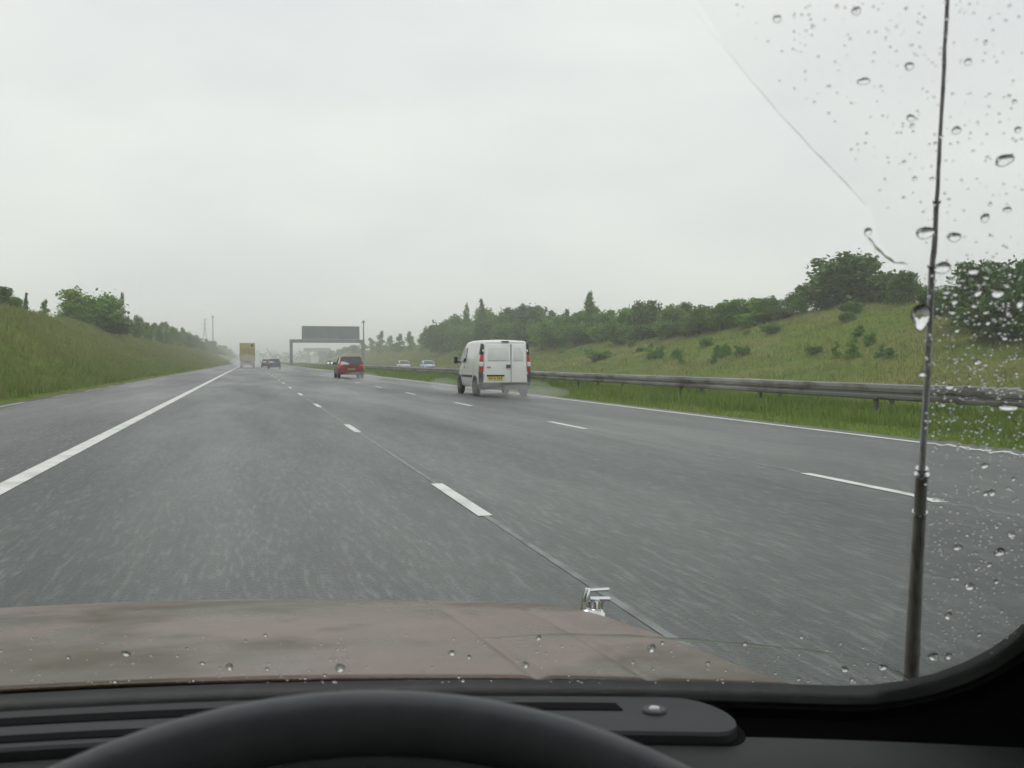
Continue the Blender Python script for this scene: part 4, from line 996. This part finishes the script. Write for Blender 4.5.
big = [(1005, 160, 19, 14, 'largest raindrop near the right picture edge, high against the sky'), (955, 237, 15, 11, 'flat wide raindrop right of the aerial just above the treeline'),
       (925, 233, 22, 13, 'broad runny raindrop left of the aerial just above the treeline'), (943, 267, 18, 14, 'big raindrop touching the aerial at the treetops'),
       (868, 232, 9, 9, 'raindrop at the lower end of the wiper sweep line'), (864, 81, 14, 8, 'flat raindrop in the upper sky left of the aerial'),
       (910, 66, 10, 9, 'small round raindrop left of the aerial, upper sky'), (968, 62, 10, 7, 'raindrop right of the aerial, upper sky'),
       (912, 118, 11, 7, 'flat raindrop left of the aerial in mid sky'), (957, 130, 12, 8, 'wide raindrop right of the aerial in mid sky'),
       (1018, 130, 8, 7, 'raindrop at the right edge in mid sky'), (777, 19, 11, 7, 'lone raindrop near the top, leftmost of the larger ones'),
       (856, 11, 12, 8, 'pale raindrop at the very top left of the aerial'), (985, 218, 11, 9, 'flat raindrop above the dark trees at right'),
       (1008, 210, 9, 7, 'small raindrop near the right edge above the trees'), (920, 318, 22, 28, 'large clear blob of water on the slope left of the aerial'),
       (998, 293, 16, 11, 'bright raindrop against the dark trees at the right edge'), (974, 271, 12, 8, 'bright oval raindrop at the treetops right of the aerial'),
       (978, 293, 10, 8, 'bright raindrop in the dark foliage right of the aerial'), (955, 302, 7, 7, 'small bright raindrop in the foliage beside the aerial'),
       (922, 374, 8, 7, 'raindrop just above the barrier left of the aerial'), (1008, 407, 24, 7, 'long bright smear of water just below the barrier at right'),
       (1020, 303, 10, 10, 'bright raindrop cut by the right picture edge'), (978, 362, 8, 7, 'bright raindrop on the green slope above the barrier'),
       (950, 387, 10, 6, 'raindrop on the top edge of the barrier right of the aerial'), (970, 587, 11, 9, 'bright raindrop over the wet road right of the aerial'),
       (948, 616, 9, 8, 'raindrop over the road near the foot of the aerial'), (933, 657, 13, 8, 'flat raindrop at the foot of the aerial, nearer one'),
       (949, 656, 10, 7, 'flat raindrop at the foot of the aerial, further right one'), (1000, 552, 11, 10, 'raindrop over the road near the right edge'),
       (958, 548, 9, 7, 'raindrop over the road right of the aerial, middle height'), (1012, 535, 9, 8, 'raindrop over the road at the right picture edge'),
       (985, 466, 9, 7, 'bright raindrop just below the outer edge line at right'), (993, 493, 8, 7, 'raindrop below the outer edge line, near the right side'),
       (340, 668, 11, 9, 'bright raindrop low on the glass above the steering wheel'), (652, 648, 9, 9, 'bright raindrop over the bonnet right side'),
       (452, 653, 8, 6, 'raindrop over the middle of the bonnet'), (126, 654, 10, 6, 'dark flat raindrop over the left of the bonnet'),
       (229, 667, 9, 7, 'raindrop low over the bonnet left of the wheel top'), (526, 665, 8, 6, 'raindrop low over the bonnet near its crease'),
       (883, 668, 9, 7, 'raindrop at the end of the wiper line near the seal'), (845, 670, 9, 6, 'raindrop left of the aerial base near the seal')]
for q in big: drop(*q[:4], q[4], None, rng.uniform(-.2, .2))
r2 = random.Random(21)
def region(n, fn, wl, wh, label, group):
    k = 0; tries = 0
    while k < n and tries < n * 60:
        tries += 1; x, y = fn()
        if x is None: continue
        w = wl + (wh - wl) * r2.random() ** 2; drop(x, y, w, w * r2.uniform(.6, .95), label, group, r2.uniform(-.3, .3)); k += 1
def sky_area():
    x, y = r2.uniform(720, 1024), r2.uniform(0, 262)
    edge = 690 + (868 - 690) * (y / 205) + 20
    if x < edge or r2.random() > .25 + .75 * (x - 720) / 300: return None, None
    return x, y
region(52, sky_area, 2.5, 6.5, 'small raindrop scattered on the unwiped glass against the sky', 'small raindrops against the sky')
region(55, lambda: (r2.uniform(935, 1024), r2.uniform(262, 350)), 2.5, 6.5, 'small bright raindrop against the dark trees right of the aerial', 'small raindrops against the trees')
region(50, lambda: (r2.uniform(925, 1024), r2.uniform(350, 440)), 2, 5, 'small raindrop over the grass bank and barrier right of the aerial', 'small raindrops over the barrier')
region(45, lambda: (r2.uniform(935, 1022), r2.uniform(440, 640)), 2.5, 6.5, 'small raindrop over the wet road right of the aerial', 'small raindrops over the road')
region(52, lambda: (r2.uniform(0, 870), 682 - r2.random() ** 1.6 * 48), 2, 6, 'small raindrop low on the glass over the bonnet', 'small raindrops over the bonnet')
# ridge of water left by the wiper
def ridge(pts, w, label, name='water_ridge'):
    P = []
    for (a, b_) in zip(pts, pts[1:]):
        for k in range(6): P.append((a[0] + (b_[0] - a[0]) * k / 6, a[1] + (b_[1] - a[1]) * k / 6))
    P.append(pts[-1]); rings = []; pts3 = []
    for i, (x, y) in enumerate(P):
        X, t, s = hit(x, y); pts3.append((W3(X, t) + Wn(X, t) * .0005, Wn(X, t), s))
    for i, (p, n, s) in enumerate(pts3):
        tg = (pts3[min(i + 1, len(pts3) - 1)][0] - pts3[max(i - 1, 0)][0]).normalized(); sd_ = n.cross(tg)
        k = math.sin(math.pi * (i + .3) / (len(pts3) - .4)) ** .4 * w * (1 + .3 * math.sin(i * 1.3)) / F * s / 2
        rings.append([p - sd_ * k, p - sd_ * k * .6 + n * k * .35, p + n * k * .5, p + sd_ * k * .6 + n * k * .35, p + sd_ * k])
    o = MB().loft(rings).build(name, M_DROP, None, True, 60); tag(o, label, 'water', 'water ridges left by the wiper'); return o
ridge([(690, 5), (735, 62), (775, 110), (812, 150), (840, 178), (866, 206)], 2.2, 'long thin ridge of water curving down the sky at the edge of the wiped area')
ridge([(868, 238), (878, 252), (893, 264), (908, 265)], 5, 'short hooked trickle of water above the crest tree at the wiper edge')
ridge([(470, 640), (560, 635), (640, 637), (720, 643), (800, 650), (866, 660)], 3.4, 'thin curved ridge of water low on the glass over the bonnet corner')
ridge([(868, 661), (885, 668), (900, 674), (912, 683)], 3, 'short trickle of water running to the foot of the aerial')

def fine_droplets():
    r = random.Random(77); V = []; Fc = []
    src = DM[0]; sv = [v.co.copy() for v in src.vertices]; sf = [tuple(p.vertices) for p in src.polygons]
    k = 0
    while k < 1450:
        q = r.random()
        if q < .30:
            x, y = r.uniform(730, 1023), r.uniform(2, 262)
            if x < 700 + 178 * y / 205 + r.uniform(0, 60): continue
        elif q < .58: x, y = r.uniform(925, 1023), r.uniform(262, 440)
        elif q < .88: x, y = r.uniform(925, 1023), r.uniform(440, 660)
        else: x, y = r.uniform(0, 900), 683 - r.random() ** 1.5 * 45
        X, t, s_ = hit(x, y)
        if not (0.004 < t < .60 and X < XC + .80): continue
        n = Wn(X, t); p = W3(X, t) + n * .0005; ex = (W3(X + .005, t) - W3(X - .005, t)).normalized(); ey = ex.cross(n)
        if ey.z < 0: ey = -ey
        rad = r.uniform(.35, 1.6) / F * s_; o = len(V); sg = 1 if ex.cross(ey).dot(n) > 0 else -1
        for c in sv: V.append(p + ex * c.x * sg * rad * r.choice((1, 1)) + ey * c.y * rad + n * c.z * rad)
        Fc += [tuple(o + i for i in f) for f in sf]; k += 1
    o = mesh('fine_droplets', V, Fc, M_DROP, smooth=True)
    tag(o, 'mist of tiny droplets between the larger raindrops on the unwiped glass', 'droplets', kind='stuff')
fine_droplets()

def wet_film():
    # thin uneven film of water on the part of the glass that the wiper never reaches
    B = [hit(x, y)[:2] for x, y in ((675, -30), (735, 62), (775, 110), (812, 150), (866, 206), (880, 245), (908, 266), (922, 320), (926, 380), (914, 440), (908, 560), (884, 655), (876, 692))]
    B = sorted((t, X) for X, t in B); nT, nX = 340, 170; t0, t1 = B[0][0], min(.60, B[-1][0]); top = []; bot = []
    for j in range(nT + 1):
        t = t0 + (t1 - t0) * j / nT; k = 0
        while k < len(B) - 2 and B[k + 1][0] < t: k += 1
        f = (t - B[k][0]) / (B[k + 1][0] - B[k][0]); Xa = B[k][1] + (B[k + 1][1] - B[k][1]) * f + .004 * noise.noise(Vector((t * 30, 0, 0)))
        Xb = XC + (.815 - .004) * (1 - .10 * t); c = .10
        if t < c: Xb -= (c - math.sqrt(max(0, c * c - (c - t) ** 2)))
        Xb = max(Xb, Xa + .01); ra = []; rb = []
        for i in range(nX + 1):
            X = Xa + (Xb - Xa) * i / nX; p = W3(X, t); n = Wn(X, t)
            e = min(1, sm((X - Xa) / .022) + .02, (Xb - X) / .004 + .02, (t - t0) / .004 + .02)
            q = Vector((X * 85, t * 60, 1)); w = noise.noise(q) + .5 * noise.noise(q * 2.7) + .25 * noise.noise(q * 6)
            ra.append(p + n * (.00012 + max(0, e) * (.00018 + FILM * w))); rb.append(p + n * .0001)
        top.append(ra); bot.append(rb)
    m = nX + 1; V = [v for r in top for v in r] + [v for r in bot for v in r]; N = (nT + 1) * m; Fc = []
    for j in range(nT):
        for i in range(nX):
            a = j * m + i; Fc.append((a, a + 1, a + m + 1, a + m)); Fc.append((N + a, N + a + m, N + a + m + 1, N + a + 1))
    for j in range(nT):
        for a, b in ((j * m, (j + 1) * m), (j * m + nX, (j + 1) * m + nX)): Fc.append((a, b, N + b, N + a) if a % m == 0 else (b, a, N + a, N + b))
    for i in range(nX):
        a = i; Fc.append((a + 1, a, N + a, N + a + 1)); a = nT * m + i; Fc.append((a, a + 1, N + a + 1, N + a))
    me = bpy.data.meshes.new('rain_film'); me.from_pydata([tuple(v) for v in V], [], Fc); me.update()
    bm = bmesh.new(); bm.from_mesh(me); bmesh.ops.recalc_face_normals(bm, faces=bm.faces); bm.to_mesh(me); bm.free()
    o = link('rain_film', me, M_DROP, None, True); me.set_sharp_from_angle(angle=R(30))
    tag(o, 'thin uneven film of rain water on the unwiped right side of the windscreen', 'water film', kind='stuff')
FILM = .000022
wet_film()
